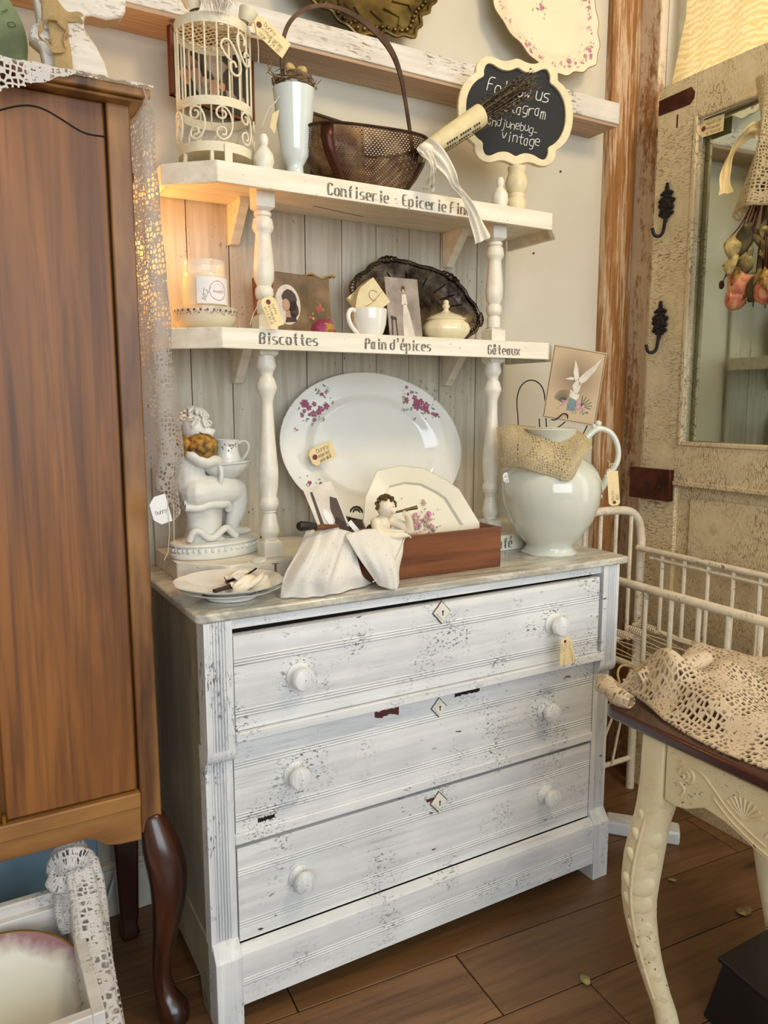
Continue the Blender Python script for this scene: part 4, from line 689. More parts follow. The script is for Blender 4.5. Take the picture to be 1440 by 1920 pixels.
ob('cord', MB().tube(chaikin([(-.095, 0, .015), (-.13, .02, .008), (-.16, .10, .006), (-.12, .2, .006)], 3), .0045, 8), 'plast', t)
for i, (x, y, r, l) in enumerate(((1.209, -.266, .020, 'pale dried leaf scrap on the floor below the table apron, largest'), (.727, -.238, .015, 'curled beige leaf scrap on the floor in front of the dresser'), (1.16, -.10, .010, 'small brown leaf scrap on the floor right of the dresser'))):
    q = random.Random(i); pts = [(r*(1+.3*q.random())*cos(a), r*.55*(1+.4*q.random())*sin(a), .002+.004*q.random()) for a in [k*2*pi/9 for k in range(9)]]
    tag(ob('leaf_scrap', MB().add(pts, [tuple(range(9))], False).xf(TR(x, y, .002, rz=i*1.2)), 'leaf', solid=.001), l, 'leaf')
# ------------------------------------------------------------------ builders for the small things
def organic(name, balls, caps, mat, parent, vox=.0035, sm=4, label=None):
    b = MB()
    for c, r, *e in balls: b.ball(c, r, 16, 10, **(e[0] if e else {}))
    for pts, rr in caps:
        P_ = chaikin(pts, 1); R_ = []
        for i in range(len(P_)):
            f = i/(len(P_)-1)*(len(rr)-1); k = int(min(f, len(rr)-2)); R_.append(rr[k]+(rr[k+1]-rr[k])*(f-k))
        b.tube(P_, R_, 14)
        for p_, r in ((P_[0], R_[0]), (P_[-1], R_[-1])): b.ball(p_, r, 12, 8)
    o = ob(name, b, mat, parent, ang=0, label=label); m_ = o.modifiers.new('fuse', 'REMESH'); m_.mode = 'VOXEL'; m_.voxel_size = vox; m_.use_smooth_shade = True
    s_ = o.modifiers.new('smooth', 'SMOOTH'); s_.iterations = sm; s_.factor = .5; return o
def rose(name, c, r, mat, parent=None, ax=(0, 0, 1), n=4, seed=0, spread=.0):
    q = random.Random(seed); b = MB()
    for L_ in range(n):
        rad = r*(.36+.64*L_/(n-1)); cnt = 3+L_
        for k in range(cnt):
            a0 = 2*pi*k/cnt+L_*.9+q.uniform(-.2, .2); w_ = .95+.1*L_; op = .30+.24*L_+spread*L_+q.uniform(-.1, .2); wf = q.uniform(2, 5)
            def f(u, v, a0=a0, w_=w_, op=op, rad=rad, wf=wf):
                a = a0+(u-.5)*2*w_*(.55+.45*sin(pi*min(1, v*.9+.1))); ph = pi-(pi-op)*v; rr = rad*(1+.13*sin(wf*u*4+v*5)*v+(.34*v**5))*(1-.10*(1-abs(2*u-1))*v); return (rr*sin(ph)*cos(a), rr*sin(ph)*sin(a), -rr*cos(ph)*1.05+r*.1*L_*-.3)
            b.grid(f, 7, 7)
    qd = V(ax).to_track_quat('Z', 'Y').to_matrix().to_4x4(); b.xf(MX.Translation(c) @ qd); b.uv = {}
    return ob(name, b, mat, parent, ang=0, solid=.0006)
def card(name, label, cat, bl, br, tl, mat, th=.002):
    M, w, h = frame(bl, br, tl); t = thing(name, label, cat, mat=M); ob('board', MB().box(0, w, 0, h, -th, 0), mat, t); return t, w, h
def glyph_scribble(b, w, h, rows, fs, x0=.1, y1=.85, z=.0006, dens=6):
    q = random.Random(int(w*9999)); 
    for r in range(rows):
        x = w*x0; y = h*(y1-(y1-.1)*r/rows)
        text(b, ''.join(q.choice('aeinorstlumh') for _ in range(dens)), x, y, fs, .8, slant=.2, z=z)
# ------------------------------------------------------------------ lower bay of the hutch
t = thing('platter_stand', 'dark iron scroll stand holding the big rose platter', 'stand', (.56, .40, .8687))
b = MB()
for s in (-1, 1):
    sp_ = [(s*.052+s*(.019-.012*i/22)*cos(i/22*3.3*pi)*-1, -.035, .060+(.019-.012*i/22)*sin(i/22*3.3*pi)) for i in range(23)]; b.tube(sp_, .0024, 6)
    b.tube(chaikin([(s*.068, -.035, .052), (s*.064, -.03, .02), (s*.05, -.025, .003), (s*.05, .03, .003), (s*.045, .045, .01), (s*.03, .050, .12)], 2), .0024, 6)
b.tube([(-.05, .0, .004), (.05, .0, .004)], .0022, 6); b.tube([(-.03, .05, .12), (.03, .05, .12)], .0022, 6); ob('wire_frame', b, 'brown', t)
PL = thing('rose_platter', 'large oval white platter with pink rose sprays leaning on the planks', 'platter', mat=TR(.585, .420, 1.085, rx=RD(77), ry=0) @ TR(rz=RD(-3)))
ax_, bx_ = .258, .188
prof = [(.001, -.002), (.60, -.002), (.66, .002), (.70, .010), (.735, .013), (.97, .0225), (1.0, .0235), (.995, .0215), (.73, .0105), (.66, -.004), (.30, -.006), (.001, -.006)]
ob('plate_body', MB().lathe([(r, z) for r, z in prof], n=96, sx=ax_, sy=bx_, cap=False), 'iron', PL, ang=60)
ob('gilt_rim', MB().tube([(ax_*cos(2*pi*i/96), bx_*sin(2*pi*i/96), .0236) for i in range(96)], .0009, 5, closed=True), 'rail', PL)
pk, gr = MB(), MB()
for cx, cy, r, n_, s_ in ((-.155, .100, .040, 9, 1), (-.175, .072, .022, 4, 2), (-.128, .118, .020, 3, 8), (.138, .125, .040, 9, 3), (.175, .095, .022, 4, 4), (.105, .145, .018, 3, 5), (-.190, -.085, .020, 3, 6), (-.162, -.105, .022, 4, 7), (.185, -.095, .022, 4, 9), (-.212, .035, .010, 2, 10)): roses(pk, gr, (cx, cy), r, n_, s_, z=.0225)
rr_ = lambda o: None
for m_ in (pk, gr):
    for v in m_.v: e = sqrt((v.x/ax_)**2+(v.y/bx_)**2); v.z += -(1-min(1, e))*.036+.0022
ob('rose_spray', pk, 'pink', PL, kind=None, ang=0)['kind'] = 'stuff'; ob('leaf_spray', gr, 'green', PL, ang=0)['kind'] = 'stuff'
price_tag('manila tag taped to the face of the big rose platter', frame((.403, .379, 1.046), (.466, .383, 1.070), (.388, .381, 1.088))[0], .068, .042, ['bunny', 'antique floral', 'platter $48.00'], fs=.011)
WB = thing('wooden_box', 'reddish brown open wooden drawer box on the marble, holding plate and cards', 'box', (0, 0, .829))
for nm_, a in (('front_board', (.30, .722, .065, .074, 0, .092)), ('back_board', (.30, .722, .190, .199, 0, .092)), ('end_board', (.300, .309, .074, .19, 0, .092)), ('end_board', (.713, .722, .074, .19, 0, .092)), ('bottom_board', (.309, .713, .074, .19, .002, .008))): ob(nm_, MB().box(*a), 'boxwood', WB, bev=.0012)
o8 = [(.452, 1.051), (.512, 1.060), (.572, 1.052), (.632, 1.022), (.665, .999), (.722, .905), (.700, .86), (.62, .838), (.50, .838), (.43, .868), (.408, .945), (.418, .995)]
OP = thing('octagonal_plate', 'cream eight-sided plate with a figure scene standing in the wooden box', 'plate', mat=TR(.560, .152, .945, rx=RD(80)))
o8 = [((x-.560), (z-.945)) for x, z in o8]; b = MB(); rings = [(1, .010), (.985, .0115), (.70, .003), (.66, -.003), (.05, -.003)]; n = len(o8)
b.add([(x*k, y*k, z) for k, z in rings for x, y in o8], [(j*n+i, j*n+(i+1) % n, (j+1)*n+(i+1) % n, (j+1)*n+i) for j in range(4) for i in range(n)]+[tuple(4*n+i for i in range(n))], False); b.f = [f[::-1] for f in b.f]; b.f[-1] = b.f[-1]
ob('plate_body', b, 'cream', OP, solid=.003, ang=30)
pk, gr, fl_ = MB(), MB(), MB(); q = random.Random(2)
for k in range(70): blob([pk, fl_, gr, fl_, pk][k % 5], (.0+q.gauss(0, .022), -.012+q.gauss(0, .020)), q.uniform(.002, .007), 8, .4, .0005+.0001*k, .6, q.uniform(0, 3), k)
ob('figure_print', pk, 'pinkl', OP, ang=0)['kind'] = 'stuff'; ob('foliage_print', gr, 'green', OP, ang=0)['kind'] = 'stuff'; ob('robe_print', fl_, 'flesh', OP, ang=0)['kind'] = 'stuff'
# flute-playing cherub on the box edge
CH = thing('flute_cherub', 'small cream cherub bust with brown curls playing a flute on the box edge', 'figurine', (.428, .072, .921))
H0 = (-.006, -.005, .066)
organic('body', [((-.006, -.006, .064), .0195, dict(rz=.021)), ((.002, -.022, .058), .0065), ((.004, -.0235, .0625), .0032), ((-.012, 0, .030), .018, dict(rz=.02)), ((-.006, .004, .012), .020, dict(rz=.012))],
 [([(-.006, -.002, .045), (-.008, 0, .036)], [.008, .009]), ([(-.028, -.002, .034), (-.031, -.012, .020), (-.022, -.018, .010), (.005, -.024, .007), (.022, -.026, .007)], [.0115, .0105, .010, .0085, .0065]),
  ([(.012, .002, .034), (.036, -.008, .022), (.046, -.014, .014)], [.011, .010, .010]), ([(.046, -.014, .014), (.040, -.022, .038), (.030, -.026, .052)], [.010, .008, .0055]), ([(.022, -.026, .007), (.030, -.028, .006)], [.0065, .005])], 'bisq2', CH, vox=.0016, sm=3)
for s, (hx, hy, hz) in enumerate(((.030, -.027, .006), (.029, -.028, .054))):
    for k in range(5): ob('finger', MB().tube(chaikin([(hx-.001*k if s else hx+.001, hy-.001+(0 if s else .002*k-.004), hz+(.0022*k-.004 if s else 0)), (hx+(-.005 if s else .0055-.0006*abs(k-2)), hy-.003+(0 if s else .0022*k-.004), hz+(.0022*k-.004 if s else -.001)), (hx+(-.008 if s else .009-.001*abs(k-2)), hy+(0 if s else .0022*k-.004), hz+(.0022*k-.004 if s else -.004))], 1), [.0018]*4, 6) if False else MB().tube([(hx, hy+(0 if s else .0022*k-.005), hz+(.0021*k-.005 if s else 0)), (hx+(-.005 if s else .006-.0008*abs(k-2)), hy-.003+(0 if s else .0024*k-.004), hz+(.0021*k-.005 if s else -.001)), (hx+(-.009 if s else .0095-.001*abs(k-2)), hy-.001+(0 if s else .0026*k-.005), hz+(.0019*k-.004 if s else -.0045))], .0017, 6), 'bisq2', CH)
b = MB(); q = random.Random(1)
for k in range(70):
    a = q.uniform(0, 6.28); ph = q.uniform(.0, 1.75); x, y, z = .0205*sin(ph)*cos(a), .0205*sin(ph)*sin(a), .0215*cos(ph)
    if y < -.010 and z < .012: continue
    b.ball((H0[0]+x, H0[1]+y, H0[2]+z+.001), q.uniform(.0032, .0048), 7, 5)
ob('curly_hair', b, 'brass', CH)['kind'] = 'stuff'
b = MB()
for s in (-1, 1): b.tube([(H0[0]+.002+s*.006, H0[1]-.0185, H0[2]+.001), (H0[0]+.003+s*.003, H0[1]-.0195, H0[2]+.0008)], .0007, 5)
b.tube([(H0[0]+.002, H0[1]-.0195, H0[2]-.0095), (H0[0]+.008, H0[1]-.0185, H0[2]-.009)], .0006, 5); ob('painted_eyes', b, 'brown', CH)['kind'] = 'stuff'
ob('flute', MB().tube([(.006, -.026, .056), (.030, -.030, .060), (.052, -.034, .064)], [.0022, .0028, .0042], 10), 'brass', CH); ob('wing', MB().ball((-.034, .008, .014), .013, 12, 8, rz=.016, ry=.006), 'brass', CH)
t, w, h = card('postcard', 'sepia picture card leaning in the wooden box above the brush', 'card', (.286, .085, .935), (.348, .085, .950), (.240, .125, 1.016), 'pale'); b = MB(); poly(b, [(w*.08, h*.1), (w*.20, h*.1), (w*.26, h*.9), (w*.18, h*.9)], .0006); poly(b, [(w*.62, h*.05), (w*.93, h*.05), (w*.95, h*.62), (w*.75, h*.70), (w*.60, h*.45)], .0006); ob('trees_print', b, 'sepd', t)['kind'] = 'stuff'; b = MB(); blob(b, (w*.42, h*.30), w*.12, 10, .1, .0012, 2.6, .1, 3); ob('figure_print', b, 'white', t)
t = thing('shaving_brush', 'black bristled brush with an amber wooden handle lying on the eyelet cloth', 'brush', (.300, .070, .9535), rz=RD(192)); b = MB().lathe([(.0035, 0), (.0045, .02), (.0065, .035), (.0055, .048), (.0062, .055)], n=18); ob('handle', b.xf(TR(-.015, 0, .001, ry=RD(88))), 'boxs', t); b = MB().lathe([(.006, .055), (.0085, .07), (.010, .09), (.007, .096)], n=20); ob('bristles', b.xf(TR(-.015, 0, .001, ry=RD(84))), 'black', t)
t = thing('table_knife', 'grey metal knife tip with a white tag standing in the box beside the postcard', 'knife', mat=TR(.352, .080, .924, ry=RD(-38), rx=RD(-10))); ob('blade', MB().prism([(-.008, 0), (.008, 0), (.009, .04), (.004, .056), (-.006, .050)], -.001, .001).xf(TR(rx=RD(90))), 'rust', t); ob('tag', MB().box(.012, .022, -.003, -.002, .0, .032), 'white', t)
# eyelet cloth
def bil(G_, fold=0, ph=0):
    R_, C_ = len(G_), len(G_[0])
    def cr(p0, p1, p2, p3, t_): return .5*((2*p1)+(p2-p0)*t_+(2*p0-5*p1+4*p2-p3)*t_*t_+(3*p1-p0-3*p2+p3)*t_**3)
    def row(r, u):
        f = u*(C_-1); k = int(min(f, C_-2)); g = [V(G_[r][max(0, min(C_-1, k+d))]) for d in (-1, 0, 1, 2)]; return cr(*g, f-k)
    def f(u, v):
        s = v*(R_-1); k = int(min(s, R_-2)); g = [row(max(0, min(R_-1, k+d)), u) for d in (-1, 0, 1, 2)]; p = cr(*g, s-k); p.y += fold*sin(u*17+ph+v*2)*sin(pi*v)+fold*.5*sin(u*31+v*9); return p
    return f
b = MB().grid(bil([[(.262, .10, .949), (.280, .085, .950), (.321, .072, .947), (.349, .068, .938)], [(.226, .062, .918), (.247, .037, .917), (.290, .032, .907), (.342, .045, .893)], [(.195, .052, .876), (.222, .020, .873), (.275, .012, .864), (.347, .036, .861)], [(.178, .046, .8310), (.229, .020, .8310), (.290, .022, .8312), (.385, .058, .8312)]], .006), 40, 40)
o = ob('eyelet_cloth', b, 'eyelet', uvs=(.9, .9), ang=0, solid=.001); tag(o, 'white eyelet embroidered cloth draped over the left end of the wooden box', 'cloth')
b = MB().grid(bil([[(.321, .050, .939), (.374, .055, .946), (.468, .061, .935)], [(.336, .025, .897), (.378, .020, .913), (.454, .050, .917)], [(.364, .018, .855), (.396, -.004, .868), (.445, .040, .890)], [(.374, .012, .838), (.404, -.010, .8325), (.437, .042, .862)]], .002), 24, 24)
ob('folded_corner', b, 'eyelet', o, uvs=(.6, .6), ang=0, solid=.001); b = MB().tube(chaikin([(.364, .018, .845), (.384, .004, .862), (.410, .006, .885), (.440, .034, .905), (.468, .058, .932)], 2), .0012, 5); ob('hem', b, 'muslin', o)
# pair of plates with cutlery
def octp(name, label, c, r, z0, grp):
    t = thing(name, label, 'plate', c, rz=.25, group=grp); pr = [(.001, .004), (.045, .004), (.060, .008), (.098, .021), (.0995, .0235), (.097, .0225), (.060, .011), (.045, .007), (.001, .007)]
    pr = pr[::-1] if False else pr
    ob('plate_body', MB().lathe([(a*r/.1, z) for a, z in pr], n=80, cap=False, wob=lambda a, j, rr, z: 1+(.035*(abs(cos(4*a))-.5) if rr > .07 else 0)), 'iron', t, ang=60); ob('foot_ring', MB().lathe([(.040, 0), (.050, .001), (.052, .006), (.046, .006)], n=40), 'iron', t); return t
octp('white_plate', 'lower of two stacked scalloped white plates on the left marble corner', (.103, .108, .8292), .098, 0, 'stacked white plates on the marble'); octp('white_plate', 'upper of two stacked scalloped white plates, holding tagged cutlery', (.100, .110, .8385), .104, 0, 'stacked white plates on the marble')
t = thing('table_knife', 'brown-handled knife with a white tag lying on the upper white plate', 'knife', (.088, .085, .8505), rz=RD(28)); ob('handle', MB().box(-.035, .020, -.0045, .0045, 0, .007), 'brown', t, bev=.002); ob('blade', MB().box(.020, .075, -.006, .004, .002, .0035), 'silver', t); ob('paper_tag', MB().box(-.030, .0, .006, .024, .004, .005), 'white', t); b = MB(); text(b, '19 k', -.028, .010, .008, .9, z=.0054); ob('handwriting', b, 'ink', t)
t = thing('spoon', 'silver spoon standing out of the cutlery bundle on the upper white plate', 'spoon', (.145, .13, .858), rz=RD(20)); b = MB().ball((.035, 0, .020), .014, 16, 8, rz=.004, ry=.019).xf(TR(ry=RD(-18))); ob('bowl', b, 'irong', t); ob('handle', MB().tube([(-.06, -.01, .003), (0, 0, .006), (.022, 0, .014)], [.003, .002, .0018], 8), 'silver', t)
b = MB(); rope(b, [(.095, .085, .853), (.12, .088, .856), (.15, .098, .857), (.175, .12, .858)], [.006, .011, .012, .006], k=3, flute=.35, tw=14); rope(b, [(.10, .125, .855), (.125, .130, .862), (.15, .14, .86)], [.008, .013, .007], k=4, flute=.3, tw=6); b.uv = {}
tag(ob('cloth_scrap', b, 'muslin', ang=0), 'crumpled cream cloth strips tying the cutlery on the upper white plate', 'cloth'); tag(ob('paper_label', MB().box(-.014, .014, -.009, .009, 0, .0008).xf(TR(.118, .098, .868, rx=.25, rz=.3)), 'white'), 'small blank white label in the middle of the cutlery bundle', 'label')
# putto statue
ST = thing('putto_statue', 'white bisque seated putto statue holding a shell bowl at the hutch corner', 'statue', (.150, .350, .8690), rz=RD(14))
def eg(a, j, r, z): return 1
ob('oval_base', MB().lathe([(.098, 0), (.102, .004), (.102, .010), (.095, .014), (.094, .024), (.100, .028), (.099, .032), (.092, .034), (.02, .036)], n=64, sx=1.06, sy=.68), 'bisque', ST)
b = MB()
for k in range(44): a = 2*pi*k/44; b.ball((.1025*cos(a), .0655*sin(a), .019), .0036 if k % 2 else .0048, 7, 5)
ob('beaded_border', b, 'bisque', ST)['kind'] = 'stuff'
b = MB().lathe([(.050, .034), (.044, .040), (.040, .055), (.042, .095), (.050, .108), (.048, .114), (.01, .116)], n=28, sy=.8, wob=lambda a, j, r, z: 1+.05*sin(5*a+j)); ob('rock_seat', b.xf(TR(-.028, .0, 0)), 'bisque', ST)
b = MB().tube(chaikin([(-.082, -.030, .040), (-.075, -.036, .062), (-.060, -.040, .060), (-.045, -.042, .044), (-.030, -.044, .042), (-.01, -.044, .058), (.008, -.040, .062), (.022, -.036, .045), (.032, -.034, .040)], 2), .0075, 10); b.tube(chaikin([(-.075, -.02, .04), (-.080, -.02, .08), (-.072, -.02, .11)], 2), [.008]*9, 8) if False else None; ob('scroll_foot', b, 'bisque', ST)
b = MB().tube(chaikin([(-.085, -.026, .112), (-.06, -.038, .108), (-.035, -.041, .116), (-.01, -.040, .112), (.012, -.034, .114), (.020, -.026, .098)], 2), .009, 10).tube(chaikin([(-.085, -.02, .122), (-.05, -.034, .120), (-.015, -.034, .124), (.012, -.026, .118)], 2), .008, 10); ob('drapery', b, 'bisque', ST)
toe = [((.084+.003*(k % 2), -.012+.0045*k, .043), .0032) for k in range(5)]
organic('body', [((-.040, 0, .276), .030, dict(rz=.033)), ((-.022, -.022, .266), .012), ((-.012, -.026, .270), .005), ((-.058, .0, .155), .038, dict(rz=.034)), ((-.058, 0, .20), .033, dict(rz=.030))]+toe+[((.088, .030+.0042*k, .042), .003) for k in range(5)],
 [([(-.045, 0, .25), (-.052, 0, .235)], [.013, .015]), ([(-.058, 0, .225), (-.060, 0, .16)], [.031, .036]), ([(-.055, -.018, .140), (0, -.020, .142), (.045, -.016, .138)], [.036, .033, .026]), ([(.045, -.016, .138), (.052, -.014, .105), (.040, -.010, .072), (.036, -.008, .052)], [.026, .024, .0175, .0125]), ([(.036, -.010, .047), (.060, -.008, .044), (.080, -.004, .042)], [.0125, .010, .0075]),
  ([(-.055, .020, .138), (0, .026, .138), (.032, .030, .130)], [.034, .030, .024]), ([(.032, .030, .130), (.040, .034, .09), (.048, .034, .052)], [.024, .020, .0125]), ([(.050, .034, .048), (.070, .036, .044), (.084, .038, .042)], [.012, .009, .007]),
  ([(-.068, -.030, .222), (-.050, -.046, .205), (-.018, -.040, .210), (.004, -.030, .196)], [.0155, .0145, .012, .009]), ([(-.05, .030, .222), (-.02, .045, .205), (.02, .035, .200)], [.015, .014, .010])], 'bisque', ST, vox=.0028, sm=4)
b = MB(); q = random.Random(6)
for k in range(85):
    a = q.uniform(0, 6.28); ph = q.uniform(0, 1.62); rr = .0320; x, y, z = rr*sin(ph)*cos(a), rr*sin(ph)*sin(a), .034*cos(ph)
    c_ = (-.042+x, y+.001, .283+z); cu = [(c_[0]+.0055*cos(i*.9+a), c_[1]+.0035*sin(i*.9), c_[2]+.0048*sin(i*.9+a)) for i in range(7)]; b.tube(cu, .0026, 6)
ob('curly_hair', b, 'bisque', ST)['kind'] = 'stuff'
for s_ in (-1, 1):
    for k in range(5): ob('finger', MB().tube([(.002+.004*k, s_*.030-(.002 if s_ < 0 else -.002), .193), (.004+.004*k, s_*.037, .188), (.005+.004*k, s_*.036, .180)], .0024, 6), 'bisque', ST)
ob('shell_bowl', MB().lathe([(.010, .160), (.022, .164), (.044, .178), (.055, .192), (.057, .198), (.062, .201), (.063, .205), (.057, .205), (.050, .198), (.030, .190), (.001, .188)], n=72, cap=False, wob=lambda a, j, r, z: 1+(.030*abs(sin(9*a)) if .163 < z < .197 and r > .02 else 0)).xf(TR(.036, -.004, 0, ry=RD(-3))), 'bisque', ST); ob('water_drape', MB().tube(chaikin([(-.012, -.045, .200), (-.010, -.050, .185), (-.011, -.048, .165), (-.012, -.044, .155)], 2), [.005]*13, 8), 'bisque', ST); ob('bowl_stem', MB().lathe([(.012, .135), (.010, .150), (.018, .166)], (.036, -.004, 0), 16), 'bisque', ST)
CU = thing('rose_creamer', 'small white creamer cup with pink roses standing in the statue bowl', 'cup', (.184, .350, 1.0670), rz=RD(-15))
ob('cup_body', MB().lathe([(.0285, 0), (.030, .003), (.028, .012), (.0235, .030), (.0232, .045), (.0258, .052), (.0245, .052), (.0220, .045), (.0222, .030), (.026, .012), (.001, .006)], n=36, cap=False), 'iron', CU); ob('handle', MB().tube(chaikin([(.0225, 0, .044), (.036, 0, .050), (.047, 0, .040), (.044, 0, .024), (.034, 0, .010), (.029, 0, .004)], 3), .0032, 8), 'iron', CU)
pk, gr = MB(), MB(); roses(pk, gr, (0, .010), .013, 6, 3, 0); roses(pk, gr, (-.016, .008), .008, 3, 5, 0)
dk, g2 = MB(), MB(); roses(dk, g2, (.0, .036), .011, 7, 8, 0); roses(dk, g2, (.014, .038), .008, 5, 9, 0); roses(dk, g2, (-.014, .038), .008, 5, 12, 0)
for m_ in (pk, gr, dk, g2):
    for v in m_.v: R0 = .0288 if v.y < .02 else .0245; a = v.x/R0-1.45; zz = v.y; R0 = .0290-.0055*min(1, zz/.03); v.x, v.y, v.z = (R0+.0005)*cos(a), (R0+.0005)*sin(a), zz
ob('rose_print', pk, 'pink', CU, ang=0)['kind'] = 'stuff'; ob('leaf_print', gr, 'greend', CU, ang=0)['kind'] = 'stuff'; ob('grey_print', dk, 'grey', CU, ang=0)['kind'] = 'stuff'
t = thing('dried_rose', 'golden dried rose head on the statue lap below its chin', 'dried rose', (.118, .300, 1.108)); rose('bloom', (0, 0, 0), .0265, 'rosey', t, (.45, -.75, .25), 4, 3); ob('stem', MB().tube([(-.02, .02, -.02), (-.05, .04, -.03)], .002, 6), 'stem', t)
t = thing('dried_rose', 'second golden dried rose half hidden by the lace runner edge', 'dried rose', (.078, .315, 1.108)); rose('bloom', (0, 0, 0), .0205, 'rosey', t, (.2, -.9, .1), 4, 8)
tag(rose('dark_petals', (.105, .315, 1.098), .024, 'rosed', None, (.1, -.4, -.6), 3, 4), 'dark red dried petals behind the golden rose head', 'dried rose')
# ------------------------------------------------------------------ pitcher and its cloth
PC = (.930, .135, .829)
PT = thing('ironstone_pitcher', 'big round white ironstone pitcher with ornate handle on the marble', 'pitcher', PC)
scal = lambda a, j, r, z: 1+(.055*abs(sin(4*a+.4))-.02 if z < .010 else 0)
ob('pitcher_body', MB().lathe([(.0655, 0), (.068, .004), (.061, .011), (.056, .020), (.0595, .026), (.080, .047), (.1025, .082), (.117, .125), (.1210, .158), (.119, .182), (.111, .203), (.096, .221), (.075, .236), (.056, .249), (.048, .262), (.0465, .270), (.050, .282), (.058, .295), (.064, .306), (.062, .308), (.048, .292), (.042, .27), (.045, .25), (.001, .22)], n=96, cap=False, wob=lambda a, j, r, z: scal(a, j, r, z)*(1+(.10*cos(a-2.9)*max(0, (z-.285)/.02)))), 'irong', PT, ang=60)
hx = V((.87, -.49, 0)); f_ = lambda s, z: tuple(hx*s+V((0, 0, z)))
hp = chaikin([f_(.050, .262), f_(.066, .270), f_(.085, .286), f_(.104, .305), f_(.126, .306), f_(.148, .292), f_(.162, .262), f_(.163, .228), f_(.150, .205), f_(.138, .190), f_(.130, .168), f_(.116, .150), f_(.112, .140)], 3)
ob('handle', MB().tube(hp, [.0105-.0035*sin(pi*i/(len(hp)-1)) for i in range(len(hp))], 10), 'irong', PT)
b = MB(); 
for s, z, r in ((.110, .318, .0085), (.100, .312, .006), (.142, .200, .009), (.136, .188, .0075), (.122, .140, .0065), (.128, .160, .006), (.116, .122, .005), (.060, .275, .008)): b.ball(f_(s, z), r, 10, 8)
b.tube([f_(.104, .303), f_(.112, .316), f_(.117, .322)], [.007, .006, .003], 8); ob('handle_scrolls', b, 'irong', PT)
ob('hairline_crack', MB().tube([(-.112*cos(k*.06+.95)-.0, -.112*sin(k*.06+.95), .166-.001*k) for k in range(5)], .0004, 4), 'grey', PT) if False else None
def cp(u, v):
    s = -.135+.205*u; tz = v; th = .118+.004*sin(u*20); front = sqrt(max(.0003, .135**2-min(s, .13)**2*1.0))*.93 if abs(s) < .13 else .02
    ztop = 1.146-.018*max(0, u-.15)/.85-.010*(1-min(1, u*6)); zb = 1.040-.022*math.exp(-((u-.72)**2)*60)+.050*max(0, (u-.78)/.22)**1.2+.008*sin(u*9)
    z = ztop+(zb-ztop)*v**1.15; d = -.02+(front+.012)*sin(min(1, v*1.12)*pi/2)**.9+.006*sin(u*15+v*4); p = V(PC[:2]+(0,))+V((.87, -.49, 0))*s+V((-.49, -.87, 0))*d; return (p.x, p.y, z)
o = ob('pitcher_doily', MB().grid(cp, 60, 40), 'lacec', uvs=(.20, .13), ang=0, solid=.0015); tag(o, 'cream crocheted doily draped over the mouth of the pitcher', 'doily')
M, w, h = frame((.783, .135, 1.010), (.792, .130, 1.012), (.784, .135, 1.036)); t = price_tag('tiny white string tag hanging off the doily on the pitcher', M, .012, .024, ['so', '18'], mat='white', hole=None)
pt1 = [(1.004, .012, .955), (1.022, .000, .957), (1.002, .018, 1.040)]
M, w, h = frame(*pt1); t = price_tag('manila tag tied to the pitcher handle', M @ TR(.024, 0, 0, rz=RD(90)), .082, .026, ['bunny', '$85'], fs=.007)
ob('tag_string', MB().tube(chaikin([(.040, .085, 0), (.052, .10, .01), (.065, .06, .0), (.070, .02, -.01)], 2), .0008, 5), 'string', t) if False else tstr(MB().tube(chaikin([(1.050, .045, 1.035), (1.058, .048, 1.052), (1.035, .052, 1.050), (1.012, .022, 1.040), (1.045, .05, 1.046), (1.02, .04, 1.062)], 2), .0009, 5))
# dove card and its wire holder
WH = thing('wire_card_holder', 'thin black wire heart shaped holder behind the pitcher', 'card holder', (.95, .225, .869))
def rel(l): return [(x-.95, y-.225, z-.869) for x, y, z in l]
b = MB().tube(chaikin(rel([(.960, .232, .871), (.905, .236, 1.02), (.909, .238, 1.151), (.905, .246, 1.205), (.918, .244, 1.245), (.945, .232, 1.258), (.975, .226, 1.240), (.985, .226, 1.20), (.988, .222, 1.12), (1.0, .21, .98), (.985, .225, .871)]), 3), .0016, 6)
b.tube(chaikin(rel([(.985, .225, .90), (1.02, .19, 1.02), (1.052, .158, 1.118), (1.080, .152, 1.171), (1.098, .148, 1.215), (1.085, .16, 1.25)]), 3), .0016, 6); b.tube(chaikin(rel([(.960, .232, .95), (.970, .205, 1.08), (.975, .200, 1.120), (1.012, .176, 1.150), (1.014, .172, 1.168), (1.000, .176, 1.172), (.988, .180, 1.160), (.980, .184, 1.154), (.972, .188, 1.156)]), 3), .0016, 6); b.tube(chaikin(rel([(.96, .22, 1.05), (.955, .21, 1.13), (.950, .208, 1.158)]), 2), .0016, 6)
ob('wire', b, 'blackiron', WH)
t, w, h = card('dove_postcard', 'tan card of a white dove over flowers standing above the pitcher', 'card', (.957, .205, 1.161), (1.071, .136, 1.138), (1.008, .216, 1.344), 'tang', .0012)
def lin(b, pts, r=.0005): b.tube([(x*w, y*h, .0006) for x, y in pts], r, 4)
b = MB(); lin(b, [(.02, .02), (.98, .02), (.98, .98), (.02, .98), (.02, .02)], .0007); ob('border_line', b, 'sepd', t)
b = MB(); 
for pl in ([(.50, .42), (.56, .38), (.60, .44), (.62, .52), (.56, .58), (.50, .56), (.46, .48)], [(.57, .50), (.70, .58), (.84, .74), (.93, .92), (.80, .80), (.66, .70), (.56, .60)], [(.50, .54), (.44, .66), (.44, .84), (.52, .72), (.56, .60)], [(.46, .56), (.30, .56), (.40, .60), (.48, .60)], [(.42, .34), (.58, .30), (.62, .38), (.44, .43)]): poly(b, [(x*w, y*h) for x, y in pl], .0008)
